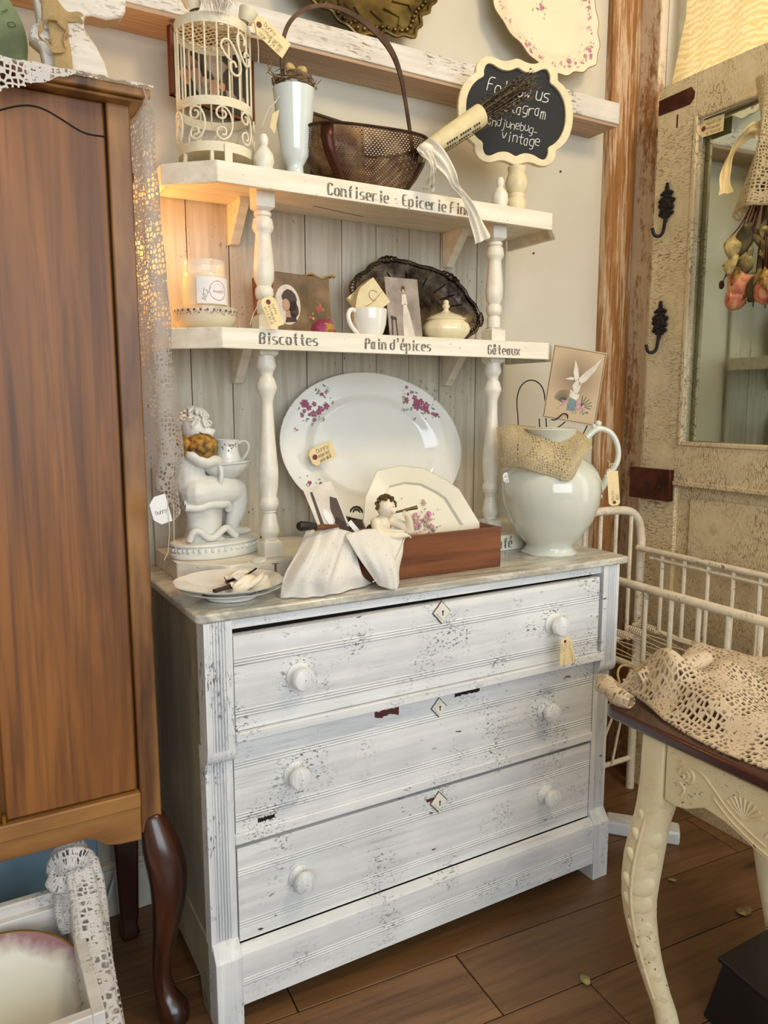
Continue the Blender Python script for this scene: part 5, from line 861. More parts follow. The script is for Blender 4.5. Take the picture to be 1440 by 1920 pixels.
ob('dove_print', b, 'pale', t); b = MB(); poly(b, [(w*.44, h*.32), (w*.58, h*.29), (w*.60, h*.16), (w*.42, h*.15)], .0007); ob('vase_print', b, 'teal', t)
pk, gr = MB(), MB(); roses(pk, gr, (w*.66, h*.22), w*.15, 7, 4, .001); roses(pk, gr, (w*.34, h*.22), w*.10, 4, 5, .001)
for k in range(14): a = RD(60+k*9); gr.tube([(w*.36, h*.24, .0006), (w*.36+w*.20*cos(a), h*.28+h*.14*sin(a), .0006)], .0006, 4)
for k in range(6): a = RD(-20+k*22); gr.tube([(w*.68, h*.24, .0006), (w*.68+w*.20*cos(a), h*.26+h*.12*sin(a), .0006)], .0009, 4)
ob('rose_print', pk, 'pinkl', t, ang=0)['kind'] = 'stuff'; ob('fern_print', gr, 'greend', t, ang=0)['kind'] = 'stuff'
# ------------------------------------------------------------------ middle bay
zM = 1.3318
CB = thing('bowl_candle', 'low glass bowl candle with a rose border on the middle shelf', 'candle', (.132, .310, zM))
ob('glass_bowl', MB().lathe([(.038, .002), (.042, .010), (.058, .022), (.066, .036), (.067, .058), (.0655, .058), (.064, .036), (.056, .024), (.040, .013), (.001, .011)], n=64, cap=False), 'glass', CB); ob('wax', MB().lathe([(.040, .013), (.0555, .0245), (.0635, .036), (.0645, .052), (.001, .052)], n=48), 'wax', CB)
pk, gr = MB(), MB(); 
for k in range(13): roses(pk, gr, (-.078+.013*k*1.0, .046), .0062, 4, k+30, 0); blob(gr, (-.0715+.013*k, .050), .0028, 6, .2, 0)
for m_ in (pk, gr):
    for v in m_.v: a = v.x/.067-1.9; v.x, v.y, v.z = .0676*cos(a), .0676*sin(a), v.y
ob('rose_border', pk, 'pink', CB, ang=0)['kind'] = 'stuff'; ob('leaf_border', gr, 'greend', CB, ang=0)['kind'] = 'stuff'
JC = thing('jar_candle', 'lidless glass jar candle with a white label stacked on the bowl candle', 'candle', (.131, .308, zM+.0585))
ob('glass_jar', MB().lathe([(.042, 0), (.0455, .004), (.046, .060), (.044, .068), (.0428, .070), (.0438, .074), (.0428, .077), (.0438, .081), (.0428, .084), (.0436, .092), (.0425, .094), (.0405, .092), (.040, .07), (.0425, .060), (.042, .006), (.001, .004)], n=56, cap=False), 'glass', JC); ob('wax', MB().lathe([(.041, .005), (.042, .010), (.042, .058), (.040, .066), (.001, .066)], n=40), 'wax', JC)
b = MB().grid(lambda u, v: (.0466*cos(-2.2+1.75*u), .0466*sin(-2.2+1.75*u), .006+.052*v), 24, 2); b.uv = {}; ob('paper_label', b, 'white', JC)
b = MB(); 
def onjar(b):
    for v in b.v: a = v.x/.0466-1.25; v.x, v.y, v.z = .0470*cos(a), .0470*sin(a), v.y
b.tube([(.019*cos(k*.35), .032+.019*sin(k*.35), 0) for k in range(18)], .0008, 4, closed=True); [b.tube([(.010*cos(k*.5), .036+.008*sin(k*.5), 0), (.011*cos(k*.5+.3), .036+.009*sin(k*.5+.3), 0)], .0004, 4) for k in range(12)]
text(b, 'sweet', -.012, .028, .006, 1.4, z=0, slant=.2); onjar(b); ob('label_wreath', b, 'pinkl', JC)['kind'] = 'stuff'
b = MB(); [b.tube([(-.030+.002*k, .012+.004*k, 0), (-.034+.002*k+.008*(k % 2), .017+.004*k, 0)], .0006, 4) for k in range(6)]; b.tube([(-.026, .010, 0), (-.032, .022, 0), (-.029, .036, 0)], .0006, 4); onjar(b); ob('label_sprig', b, 'greend', JC)['kind'] = 'stuff'
KB = thing('keepsake_box', 'aged decoupage box with an oval lady portrait and roses, lid closed', 'box', mat=frame((.295, .335, zM+.001), (.452, .366, zM+.001), (.295, .345, zM+.150))[0])
w, h = .158, .153
ob('box_front', MB().box(0, w, 0, h, -.085, 0), 'boxs', KB, bev=.003); ob('front_print', MB().box(.002, w-.002, .002, h-.002, 0, .0008), 'boxc', KB)
b = MB(); blob(b, (w*.24, h*.54), .034, 24, .0, .0010, 1.30, 0, 1); ob('oval_ground', b, 'pale', KB); b = MB(); blob(b, (w*.27, h*.60), .020, 12, .12, .0013, 1.15, .2, 5); blob(b, (w*.33, h*.48), .013, 10, .15, .0013, 1.5, .2, 6); poly(b, [(w*.18, h*.28), (w*.38, h*.30), (w*.36, h*.42), (w*.22, h*.42)], .0013); ob('hair_print', b, 'sepd', KB)
b = MB(); blob(b, (w*.205, h*.53), .0105, 12, .1, .0016, 1.25, 0, 5); poly(b, [(w*.19, h*.36), (w*.28, h*.36), (w*.26, h*.46), (w*.20, h*.46)], .0016); ob('face_print', b, 'flesh', KB)
pk, gr = MB(), MB(); roses(pk, gr, (w*.78, h*.52), .020, 5, 14, .0012); roses(pk, gr, (w*.66, h*.40), .014, 3, 15, .0012); ob('rose_print', pk, 'rosep', KB, ang=0)['kind'] = 'stuff'; ob('leaf_print', gr, 'greend', KB, ang=0)['kind'] = 'stuff'
tag(ob('lace_scrap', MB().grid(lambda u, v: (.385+.075*u, .395-.03*v, zM+.1545+.004*sin(u*9)+.002*sin(v*7)), 16, 6), 'burlap', uvs=(.1, .05), ang=0, solid=.002), 'scrap of pale lace lying on top of the keepsake box', 'lace')
t = thing('dried_rose', 'magenta and orange dried rose lying before the keepsake box', 'dried rose', (.372, .262, zM+.020)); rose('outer_petals', (0, 0, .002), .0225, 'rosem', t, (-.8, -.5, .25), 4, 5, .06); rose('inner_petals', (.010, -.006, .003), .018, 'rosey', t, (.6, -.7, .3), 3, 9); ob('stem', MB().tube([(.02, 0, .0), (.05, .01, -.014)], .002, 6), 'stem', t)
CP = thing('white_cup', 'thick white cup with a looped handle on the middle shelf', 'cup', (.492, .262, zM)); ob('cup_body', MB().lathe([(.020, 0), (.0215, .004), (.024, .010), (.032, .022), (.0375, .040), (.0395, .060), (.040, .073), (.0385, .0745), (.0365, .072), (.036, .055), (.030, .025), (.001, .014)], n=48, cap=False), 'iron', CP); ob('handle', MB().tube(chaikin([(-.034, -.004, .066), (-.050, -.006, .072), (-.058, -.007, .058), (-.052, -.006, .038), (-.036, -.004, .022), (-.028, -.003, .018)], 3), .0052, 10), 'iron', CP)
t, w, h = card('seated_photograph', 'sepia photograph of a standing lady in a long white dress beside the cup', 'photograph', (.560, .283, zM), (.650, .283, zM), (.529, .312, 1.486), 'sepia', .0015)
for n_, mt, pls in (('dress_print', 'pale', [[(.42, .08), (.78, .08), (.66, .48), (.58, .62), (.50, .62), (.44, .40)], [(.44, .60), (.62, .60), (.60, .76), (.48, .76)]]), ('hair_print', 'sepd', [[(.46, .80), (.58, .80), (.58, .88), (.48, .88)]]), ('chair_print', 'sepd', [[(.05, .06), (.10, .06), (.14, .40), (.10, .42)], [(.22, .06), (.26, .06), (.24, .40), (.20, .40)], [(.08, .38), (.25, .36), (.25, .41), (.08, .43)], [(.02, .01), (.98, .01), (.98, .07), (.02, .09)]])):
    b = MB(); [poly(b, [(x*w, y*h) for x, y in pl], .0006) for pl in pls]; ob(n_, b, mt, t)['kind'] = 'stuff'
b = MB(); blob(b, (w*.52, h*.80), w*.045, 10, .1, .0012, 1.3, 0, 3); ob('face_print', b, 'flesh', t)
t, w, h = card('wrapped_soap', 'kraft wrapped soap parcel tied with twine standing in the white cup', 'parcel', (.482, .262, 1.378), (.541, .252, 1.424), (.441, .272, 1.428), 'paper', .016)
b = MB().tube([(w*.05, h*.42, .0008), (w*.5, h*.36, .0012), (w*.97, h*.44, .0008)], .0006, 4); b.tube([(w*.68+.010*cos(a*.4), h*.52+.012*sin(a*.4), .001) for a in range(12)], .0005, 4); ob('crease_lines', b, 'tand', t)['kind'] = 'stuff'
b = MB(); q = random.Random(3)
for k in range(6): b.tube(chaikin([(w*.9, h*1.02, .002), (w*(.4+q.uniform(-.1, .1)), h*1.06, .004), (-.003-.002*k, h*(.85-.1*k), .003), (-.012-.002*k, h*.4, .004), (-.008-.004*k, -.03-.006*k, .004)], 2), .0009, 5)
ob('twine', b, 'twine', t)['kind'] = 'stuff'
TY = thing('silver_tray', 'tarnished oval silver tray with a scrolled rim leaning on the middle shelf', 'tray', mat=TR(.712, .418, 1.440, rx=RD(76)) @ TR(rz=RD(-9)))
def trw(a, j, r, z): return 1+(.035*cos(6*a)+.012*cos(18*a) if r > .8 else 0)
ob('tray_body', MB().lathe([(.001, 0), (.60, 0), (.74, .004), (.82, .012), (.97, .016), (1.0, .017), (.97, .013), (.82, .008), (.6, -.003), (.001, -.003)], n=96, sx=.190, sy=.112, cap=False, wob=trw), 'silver', TY, ang=60)
b = MB(); N = 120
b.tube([(.190*cos(a)*(.965+.035*cos(6*a)+.012*cos(18*a)), .112*sin(a)*(.965+.035*cos(6*a)+.012*cos(18*a)), .018) for a in [2*pi*i/N for i in range(N)]], .0052, 8, closed=True)
for k in range(6):
    a = 2*pi*k/6; cx, cy = .190*cos(a), .112*sin(a)
    for d, r in ((-.13, .006), (-.07, .0085), (0, .0105), (.07, .0085), (.13, .006)): b.ball((.190*cos(a+d)*1.0, .112*sin(a+d), .020), r, 9, 6, rz=.006)
for i in range(70): a = 2*pi*i/70; b.ball((.178*cos(a)*(1+.03*cos(6*a)), .104*sin(a)*(1+.03*cos(6*a)), .0165), .0036, 6, 4)
ob('scrolled_rim', b, 'silver', TY)
b = MB(); [b.tube([(.110*cos(a)*.9, .066*sin(a)*.9, .0012), (.165*cos(a), .097*sin(a), .0095)], .0022, 5) for a in (.4, .7, 1.0, 1.35, 1.8, 2.2)]; ob('radial_lobe', b, 'silver', TY)['kind'] = 'stuff'
SG = thing('sugar_bowl', 'cream lidded sugar bowl with a ball finial on the middle shelf', 'bowl', (.722, .295, zM+.010)); lob = lambda a, j, r, z: 1+.025*cos(8*a)*(1 if r > .03 and z < .05 else 0)
ob('bowl_body', MB().lathe([(.028, 0), (.032, .004), (.046, .012), (.056, .024), (.0585, .034), (.054, .045), (.046, .052), (.045, .054), (.043, .052)], n=64, wob=lob), 'creamy', SG); lid = ob('lid', MB().lathe([(.047, .054), (.048, .057), (.040, .063), (.026, .069), (.014, .073), (.008, .077), (.0055, .081)], n=48, cap=True), 'creamy', SG); ob('finial', MB().lathe([(.0055, .081), (.0088, .085), (.0095, .089), (.006, .093), (.0075, .096), (.0055, .101), (.001, .103)], n=24), 'creamy', lid)
t = thing('lace_edge_saucer', 'small cream saucer with a pierced grey edge under the sugar bowl', 'saucer', (.728, .293, zM)); ob('saucer_body', MB().lathe([(.03, 0), (.034, .002), (.060, .006), (.079, .0095), (.080, .011), (.058, .009), (.03, .006), (.001, .006)], n=64, cap=False, wob=lambda a, j, r, z: 1+(.02*cos(14*a) if r > .07 else 0)), 'creamy', t)
M, w, h = frame((.226, .190, 1.345), (.262, .190, 1.349), (.208, .205, 1.405)); M2 = frame((.242, .200, 1.404), (.270, .196, 1.348), (.206, .200, 1.398))[0]
M2 = frame((.205, .190, 1.400), (.226, .186, 1.344), (.236, .192, 1.406))[0]; price_tag('manila tag tied around the upper left turned post', MX(M2), .060, .032, ['bunny', 'white wood shelf', 'unit $ 285.00'], fs=.0065)
tstr(MB().tube(chaikin([(.224, .236, 1.424), (.232, .232, 1.410), (.222, .190, 1.398), (.210, .20, 1.398), (.196, .20, 1.375), (.188, .20, 1.352)], 2), .0009, 5).tube(chaikin([(.222, .194, 1.398), (.262, .232, 1.412), (.266, .262, 1.416), (.243, .288, 1.418)], 2), .0008, 5))
# ------------------------------------------------------------------ on top of the hutch
zT = 1.6434
BC = thing('bird_cage', 'cream scrolled metal bird cage standing at the left end of the top shelf', 'bird cage', (.166, .312, zT))
R_ = .0735
def hoop(z0, z1, r=R_): return MB().lathe([(r, z0), (r+.0012, z0), (r+.0012, z1), (r, z1), (r, z0)], n=56, cap=False)
ob('bottom_band', hoop(.040, .058), 'cage', BC); ob('middle_band', hoop(.124, .141), 'cage', BC); ob('top_band', hoop(.272, .290), 'cage', BC); ob('floor_disc', MB().lathe([(.001, .040), (.073, .040), (.073, .042), (.001, .042)], n=48, cap=False), 'creamy', BC)
for k in range(20): a = 2*pi*k/20+.1; ob('cage_bar', MB().tube([(R_*cos(a), R_*sin(a), .135), (R_*cos(a), R_*sin(a), .275)], .0020, 6), 'cage', BC)
def oncyl(pts, a0, z0, r=R_+.003): return [(r*cos(a0+x/r), r*sin(a0+x/r), z0+z) for x, z in pts]
S3 = chaikin([(-.003, .0535, 0), (-.009, .052, 0), (-.011, .044, 0), (-.004, .040, 0), (.001, .046, 0), (-.001, .056, 0), (-.008, .062, 0), (-.018, .058, 0), (-.019, .049, 0), (-.012, .0405, 0), (-.003, .036, 0)], 1)
def sc(sx=1, sy=1, n=30):   # spiral, big arc, spiral: one S-scroll side
    out = []
    for i in range(n): t_ = i/(n-1); a = pi/2+2.1*pi*(1-t_); r = .0045+.0085*t_; out.append((r*cos(a)-.004, .050+r*sin(a)))
    for i in range(14): a = pi/2-pi*i/13; out.append((-.004+.020*cos(a), .033+.0300*sin(a)))
    for i in range(n): t_ = 1-i/(n-1); a = -pi/2-2.1*pi*(1-t_); r = .0045+.0085*t_; out.append((r*cos(a)-.004, .016+r*sin(a)))
    return [(x*sx, z*sy) for x, z in out]
for k in range(9):
    a = 2*pi*k/9-2.35; ob('scroll', MB().tube(oncyl(sc(), a, .0585), .0021, 6), 'cage', BC)
a = -1.25
bigS = [(-.030, .020), (-.036, .030), (-.032, .040), (-.020, .044), (-.010, .036), (-.004, .022), (.002, .006), (.010, -.006), (.022, -.010), (.030, -.004), (.030, .008), (.022, .012), (.018, .006)]
ob('door_scroll', MB().tube(oncyl([(p.x, p.y) for p in chaikin([(x, z, 0) for x, z in [(-.016, .012), (-.022, .016), (-.030, .024), (-.036, .036), (-.030, .048), (-.018, .048), (-.008, .036), (.002, .018), (.008, .004), (.004, -.010), (-.008, -.014), (-.018, -.006), (-.018, .008), (-.008, .012), (-.004, .002)]], 2)], a, .195, R_+.005), .0024, 6), 'cage', BC)
ob('door_scroll', MB().tube(oncyl([(p.x, p.y) for p in chaikin([(x, z, 0) for x, z in [(.016, .048), (.020, .056), (.014, .066), (.004, .068), (-.002, .056), (.002, .040), (.010, .024), (.020, .012), (.030, .014), (.034, .026), (.028, .038), (.018, .036), (.018, .026)]], 2)], a, .195, R_+.005), .0024, 6), 'cage', BC)
lat = MB(); 
for k in range(-6, 7):
    L_ = sqrt(max(0, R_**2-(k*.0115)**2)); 
    for s in (-1, 1): 
        p0 = V((k*.0115, -L_, 0)); p1 = V((k*.0115, L_, 0)); rm = MX.Rotation(s*pi/4, 4, 'Z'); p0, p1 = rm @ p0, rm @ p1; mid = (p0+p1)/2
        lat.tube([(p0.x, p0.y, .285), (mid.x, mid.y, .292+.0006*s), (p1.x, p1.y, .285)], .0015, 5)
ob('lattice_roof', lat, 'gold' if False else 'cage', BC)['kind'] = 'stuff'
for a in (-2.0, 0.0, 2.0, 3.4): ob('foot', MB().tube(chaikin([(R_*.95*cos(a), R_*.95*sin(a), .045), (R_*.98*cos(a), R_*.98*sin(a), .02), (R_*1.08*cos(a), R_*1.08*sin(a), .006), (R_*1.2*cos(a), R_*1.2*sin(a), .0045)], 2), .0042, 8), 'cage', BC)
ob('front_latch', MB().box(-.008, .008, -R_-.004, -R_-.001, .005, .055), 'cage', BC, bev=.001)
for sx_, lab in ((-1, 'left'), (1, 'right')):
    t = thing('metal_cup', 'small cream tin cup on the '+lab+' rim of the bird cage top', 'cup', (.166+sx_*.050, .262, zT+.292), rz=0); b = MB().lathe([(.010, 0), (.016, .008), (.019, .024), (.0175, .024), (.012, .006), (.001, .003)], n=28, cap=False).xf(TR(ry=RD(20*sx_), z=.002)); ob('cup_body', b, 'cage', t); ob('ring', MB().tube([(-sx_*0+.022*sx_+.010*cos(k*.4), -.004, .004+.012*sin(k*.4)) for k in range(16)], .0014, 5, closed=True), 'cage', t)
b = MB(); q = random.Random(1)
for k in range(260):
    x, y = q.gauss(0, .010), q.gauss(0, .006); L_ = q.uniform(.02, .040); b.tube([(x, y, 0), (x*1.5, y-.006, -L_*.5), (x*1.2+q.gauss(0, .003), y-.010, -L_)], [.0009, .0006, .0002], 4)
b.xf(TR(.152, .236, zT+.322)); b2 = ob('feather_tuft', b, 'muslin', ang=0); tag(b2, 'white fluffy feather tuft hanging over the bird cage top', 'feather', kind='stuff')
M2 = frame((.216, .236, 1.918), (.276, .236, 1.880), (.236, .236, 1.940))[0]; price_tag('manila tag with handwriting tied to the top of the bird cage', M2, .078, .036, ['bunny', 'vintage garden', 'cage  $ 24.00'], fs=.0085)
tstr(MB().tube(chaikin([(.216, .238, 1.905), (.212, .236, 1.925), (.226, .234, 1.932), (.228, .234, 1.915), (.232, .233, 1.89), (.232, .236, 1.858)], 3), .0009, 5))
t, w, h = card('romantic_print', 'dark romantic painting print of figures behind the bird cage', 'picture', (.101, .392, 1.826), (.309, .472, 1.826), (.101, .392, 1.960), 'pntg', .006)
b = MB(); 
for a in ((0, w, 0, .005), (0, w, h-.005, h), (0, .005, 0, h), (w-.005, w, 0, h)): b.box(a[0], a[1], a[2], a[3], -.008, .004)
ob('frame_edge', b, 'frame', t)
for n_, mt, cs in (('figure_print', 'flesh', ((.22, .60, .10, .9), (.27, .45, .09, 1.4), (.50, .30, .09, 1.5), (.86, .25, .06, 1.3), (.40, .38, .07, .9))), ('robe_print', 'rosep', ((.16, .34, .08, 1.3), (.24, .80, .04, 1), (.6, .42, .05, 1))), ('sky_print', 'sepia', ((.52, .70, .16, 1.0), (.36, .22, .10, 1.2), (.7, .3, .08, 1)))):
    b = MB(); [blob(b, (x*w, y*h), r*w*.8, 11, .3, .0006+.0002*len(n_)*.1, s_, .2, int(x*100)) for x, y, r, s_ in cs]; ob(n_, b, mt, t, ang=0)['kind'] = 'stuff'
VS = thing('milk_glass_vase', 'tall white footed milk glass vase on the top shelf', 'vase', (.322, .272, zT)); ob('vase_body', MB().lathe([(.027, 0), (.0275, .006), (.022, .018), (.0175, .034), (.0170, .044), (.022, .052), (.0285, .064), (.032, .085), (.0385, .140), (.0425, .188), (.0435, .1935), (.0415, .193), (.036, .14), (.028, .08), (.001, .07)], n=56, cap=False), 'milk', VS)
NS = thing('bird_nest', 'straw nest with loose twigs sitting in the mouth of the vase', 'nest', (.322, .272, zT+.201)); b = MB(); q = random.Random(12)
for k in range(110):
    a = q.uniform(0, 6.28); R0 = q.uniform(.030, .046); z = q.uniform(-.004, .016); b.tube(chaikin([(R0*cos(a+d)*q.uniform(.92, 1.08), R0*sin(a+d)*q.uniform(.92, 1.08), z+q.uniform(-.004, .006)) for d in (0, .5, 1.0, 1.5)], 1), .0007, 4)
for pts in ([(-.035, 0, .008), (-.055, -.01, .014), (-.062, -.01, .030), (-.054, -.01, .036), (-.050, -.01, .024), (-.064, -.01, .008)], [(-.02, -.03, .004), (-.05, -.03, -.002), (-.066, -.02, .006), (-.060, -.02, .018)], [(.04, 0, .006), (.055, 0, .016), (.062, 0, .024)], [(-.03, -.02, .016), (0, -.03, .022), (.03, -.01, .018)], [(.035, -.02, .002), (.042, -.025, -.006)]): b.tube(chaikin(pts, 2), .0011, 5)
ob('twigs', b, 'straw', NS)['kind'] = 'stuff'
for k, (x, y, z, l) in enumerate(((-.012, -.014, .017, 'speckled tan egg in the vase nest, left of three'), (.014, -.004, .019, 'speckled tan egg in the vase nest, right and rearmost of three'), (.006, -.026, .012, 'speckled tan egg in the vase nest, lowest in front'))): tag(ob('egg', MB().ball((0, 0, 0), .0105, 18, 12, rz=.0150).xf(TR(.322+x, .272+y, zT+.207+z, ry=.5*(k-1), rx=.4*(k == 2)*3)), 'egg'), l, 'egg', 'eggs in the nest')
price_tag('dark backed tag hanging beside the milk glass vase', frame((.264, .268, 1.745), (.276, .262, 1.742), (.262, .268, 1.795))[0], .012, .045, ['', '', ''], hole=None); tstr(MB().tube(chaikin([(.270, .266, 1.782), (.272, .262, 1.800), (.284, .255, 1.812), (.292, .262, 1.826), (.276, .26, 1.80), (.262, .262, 1.79), (.247, .262, 1.75)], 3), .0009, 5))
OF = thing('old_frame', 'small dark antique framed picture standing behind the mesh basket', 'picture frame', mat=frame((.413, .372, zT), (.566, .408, zT), (.417, .385, 1.846))[0])
w, h = .156, .203; ob('backing', MB().box(0, w, 0, h, -.012, -.003), 'black', OF, bev=.001); ob('mat_board', MB().box(.004, w-.004, .004, h-.004, -.003, 0), 'brass', OF); ob('moulding', MB().box(.018, w-.018, h-.045, h-.042, 0, .002).box(.018, .021, .01, h-.042, 0, .002).box(w-.021, w-.018, .01, h-.042, 0, .002).box(0, w, h-.005, h, -.003, .003).box(0, .005, 0, h, -.003, .003).box(w-.005, w, 0, h, -.003, .003), 'brown', OF); ob('picture_print', MB().box(.026, w-.026, .012, h-.050, 0, .0008), 'boxc', OF)
MBK = thing('mesh_basket', 'rusty perforated metal basket with a tall hoop handle on the top shelf', 'basket', (.485, .262, zT))
def bas(u, v):
    a = 2*pi*u; r = min(1, (v*1.25)**.55); z = .116*max(0, (v-.25)/.75)**1.25; z *= 1+.10*cos(a+.9)+.04*cos(2*a); sq = 1/(abs(cos(a))**3+abs(sin(a))**3)**(1/3); return (.146*r*cos(a)*sq**.6, .070*r*sin(a)*sq**.6, .004+z)
b = MB().grid(bas, 64, 20); ob('mesh_body', b, 'perf', MBK, uvs=(110, 46), ang=0)
rim = [bas(k/64, 1) for k in range(64)]; ob('rim_band', MB().tube([(x*1.01, y*1.01, z) for x, y, z in rim], .0030, 6, closed=True), 'rust', MBK)
for ua in (.615, .90):
    b = MB(); pp = [bas(ua+d, v) for d in (-.018, .018) for v in (1.0, .85, .7, .55, .4, .28)]; pp = [(x*1.015, y*1.03-.001, z) for x, y, z in pp]; b.add(pp, [(k, k+1, 7+k, 6+k) for k in range(5)], False); ob('side_strap', b, 'copper', MBK, solid=.0015)
hp = chaikin([(.312-.485, .275-.262, .085), (.303-.485, .01, .16), (.296-.485, .01, .235), (.300-.485, .01, .295), (.325-.485, .01, .338), (.375-.485, .01, .370), (.440-.485, .01, .376), (.505-.485, .01, .356), (.552-.485, .01, .325), (.578-.485, .01, .280), (.594-.485, .01, .21), (.606-.485, .008, .140), (.610-.485, .008, .115)], 3)
b = MB(); N = len(hp); v = []
for i, p_ in enumerate(hp):
    t_ = (hp[min(i+1, N-1)]-hp[max(0, i-1)]).normalized(); n_ = V((0, 1, 0)); u_ = t_.cross(n_).normalized(); k_ = 1+.8*math.exp(-((i/N-.62)**2)*90)
    v += [p_+u_*.0042*k_+n_*.0018, p_-u_*.0042*k_+n_*.0018, p_-u_*.0042*k_-n_*.0018, p_+u_*.0042*k_-n_*.0018]
b.add(v, [(i*4+k, i*4+(k+1) % 4, i*4+4+(k+1) % 4, i*4+4+k) for i in range(N-1) for k in range(4)]+[(0, 1, 2, 3), (4*N-4, 4*N-3, 4*N-2, 4*N-1)]); ob('hoop_handle', b, 'rust', MBK, bev=.0008)
# lavender in sheet music
A_, B_ = V((.588, .192, 1.733)), V((.722, .165, 1.826)); ax = (B_-A_).normalized()
LV = thing('lavender_bundle', 'bundle of dried lavender wrapped in a sheet music cone leaning in the basket', 'lavender', mat=MX.Translation(A_) @ ax.to_track_quat('Z', 'Y').to_matrix().to_4x4())
L0 = (B_-A_).length; ob('paper_cone', MB().lathe([(.0145, -.012), (.019, .0), (.0235, L0*.55), (.0255, L0*.98), (.0248, L0*.98), (.02, L0*.5), (.012, -.01)], n=40, cap=False, wob=lambda a, j, r, z: 1+.07*cos(2*a+.5)), 'paper', LV)
b = MB(); 
for r_ in range(5):
    for k in range(16):
        if (r_+k) % 6 == 0: continue
        z = .045+k*.0062; a = -2.6+r_*.42; R0 = .0206+z*.032
        b.box(-.0022, .0022, 0, .0007, -.0016, .0016).xf(TR((R0+.0012)*cos(a), (R0+.0012)*sin(a), z, rz=a-pi/2), len(b.v)-8)
ob('music_notes', b, 'ink', LV)['kind'] = 'stuff'
b, bd = MB(), MB(); q = random.Random(21)
for k in range(95):
    a = q.uniform(0, 6.28); r0 = q.uniform(0, .020); sp_ = q.uniform(.1, 1.5); L_ = q.uniform(.07, .17); p0 = V((r0*cos(a), r0*sin(a), L0*.6)); p1 = V((r0*cos(a)*(1+sp_), r0*sin(a)*(1+sp_), L0*.98+L_)); b.tube([p0, (p0+p1)/2+V((q.gauss(0, .001), q.gauss(0, .001), 0)), p1], .0006, 4)
    for m_ in range(int(9*L_/.14)): f = .45+.58*m_/9/(L_/.14); pt = p0.lerp(p1, min(1.0, f)); bd.ball((pt.x+q.gauss(0, .0012), pt.y+q.gauss(0, .0012), pt.z), q.uniform(.0013, .0026), 5, 4, rz=.0034)
ob('stems', b, 'stem', LV)['kind'] = 'stuff'; ob('flower_buds', bd, 'lav', LV)['kind'] = 'stuff'
b = MB()
def strip(pts, wd, b, tw=0, seed=0):
    pts = chaikin(pts, 2); N = len(pts); q = random.Random(seed)
    def f(u, v):
        i = v*(N-1); k = int(min(i, N-2)); p = pts[k].lerp(pts[k+1], i-k); d = (pts[min(N-1, k+1)]-pts[max(0, k)]).normalized(); s = d.cross(V((.35, 1, .1))).normalized(); n_ = d.cross(s); ww = wd*(.75+.35*sin(v*7+1)) ; return p+s*(u-.5)*ww+n_*(.0045*sin(u*14+v*3)+.003*sin(v*23+u*5))
    b.grid(f, 12, 60)
strip([(.578, .176, 1.745), (.600, .150, 1.715), (.625, .140, 1.683), (.640, .150, 1.665), (.665, .158, 1.655), (.695, .163, 1.628), (.722, .170, 1.590), (.738, .172, 1.562)], .036, b, seed=1); strip([(.574, .178, 1.740), (.590, .150, 1.700), (.592, .165, 1.672), (.602, .190, 1.6585)], .024, b, seed=2)
b.uv = {}; ob_ = ob('muslin_ribbon', b, 'muslin', ang=0, solid=.0008); tag(ob_, 'torn cream muslin ribbon trailing over the top shelf edge', 'ribbon')
tag(ob('muslin_knot', MB().ball((.584, .176, 1.736), .019, 16, 10, rz=.012, ry=.017), 'muslin'), 'muslin knot tied round the thin end of the lavender cone', 'ribbon')
# chalkboard sign
CS = thing('chalkboard_sign', 'scalloped cream framed chalkboard sign on a turned spindle', 'sign', mat=TR(.896, .262, 1.889, rz=RD(-16.8)) @ MX(((1, 0, 0, 0), (0, 0, -1, 0), (0, 1, 0, 0), (0, 0, 0, 1))))
qo = [(1, 0), (.985, .2), (.92, .4), (.80, .55), (.70, .61), (.715, .70), (.66, .83), (.53, .91), (.40, .90), (.27, .85), (.14, .87), (0, .93)]; qi = [(.865, 0), (.85, .19), (.78, .37), (.67, .50), (.56, .56), (.575, .66), (.525, .785), (.43, .785), (.31, .71), (.17, .69), (.08, .72), (0, .77)]
def full(qd):
    a = [(x, y) for x, y in qd]; b_ = [(-x, y) for x, y in qd[::-1]][1:]; c_ = [(-x, -y) for x, y in qd][1:]; d_ = [(x, -y) for x, y in qd[::-1]][1:-1]; return [(x*.148, y*.131) for x, y in a+b_+c_+d_]
fo = [(p.x, p.y) for p in chaikin([(x, y, 0) for x, y in full(qo)], 2, True)]; fi = [(p.x, p.y) for p in chaikin([(x, y, 0) for x, y in full(qi)], 2, True)]
ob('frame', MB().ring(fo, fi, -.004, .008), 'board', CS, bev=.0015); ob('slate', MB().prism([(x*1.02, y*1.02) for x, y in fi], -.003, .001), 'slate', CS); ob('backing', MB().prism([(x*.985, y*.985) for x, y in fo], -.009, -.004), 'board', CS)
b = MB()
for s_, x, y, h_, sl in (('Follow us', -.075, .043, .030, .14), ('instagram', -.062, .006, .025, .10), ('aruandjunebug_', -.108, -.028, .019, .10), ('vintage', -.036, -.064, .023, .1)):
    n0 = len(b.v); text(b, s_, 0, 0, h_, .85, sx=.72, slant=sl, z=.0016, jit=.7, gap=.9); b.xf(TR(x, y, 0, rz=-.085), n0)
ob('chalk_writing', b, 'chalk', CS)
b = MB().lathe([(.027, 0), (.028, .006), (.022, .010), (.0225, .016), (.026, .024), (.025, .034), (.0195, .040), (.021, .044), (.019, .048), (.0255, .058), (.0275, .068), (.024, .078), (.020, .086), (.022, .092), (.0225, .097)], n=40).xf(TR(.904, .262, zT) @ MX.Diagonal((1, 1, 1.27, 1))); s_ = ob('spindle', b, 'board'); s_.parent = CS; s_.matrix_parent_inverse = CS.matrix_world.inverted()
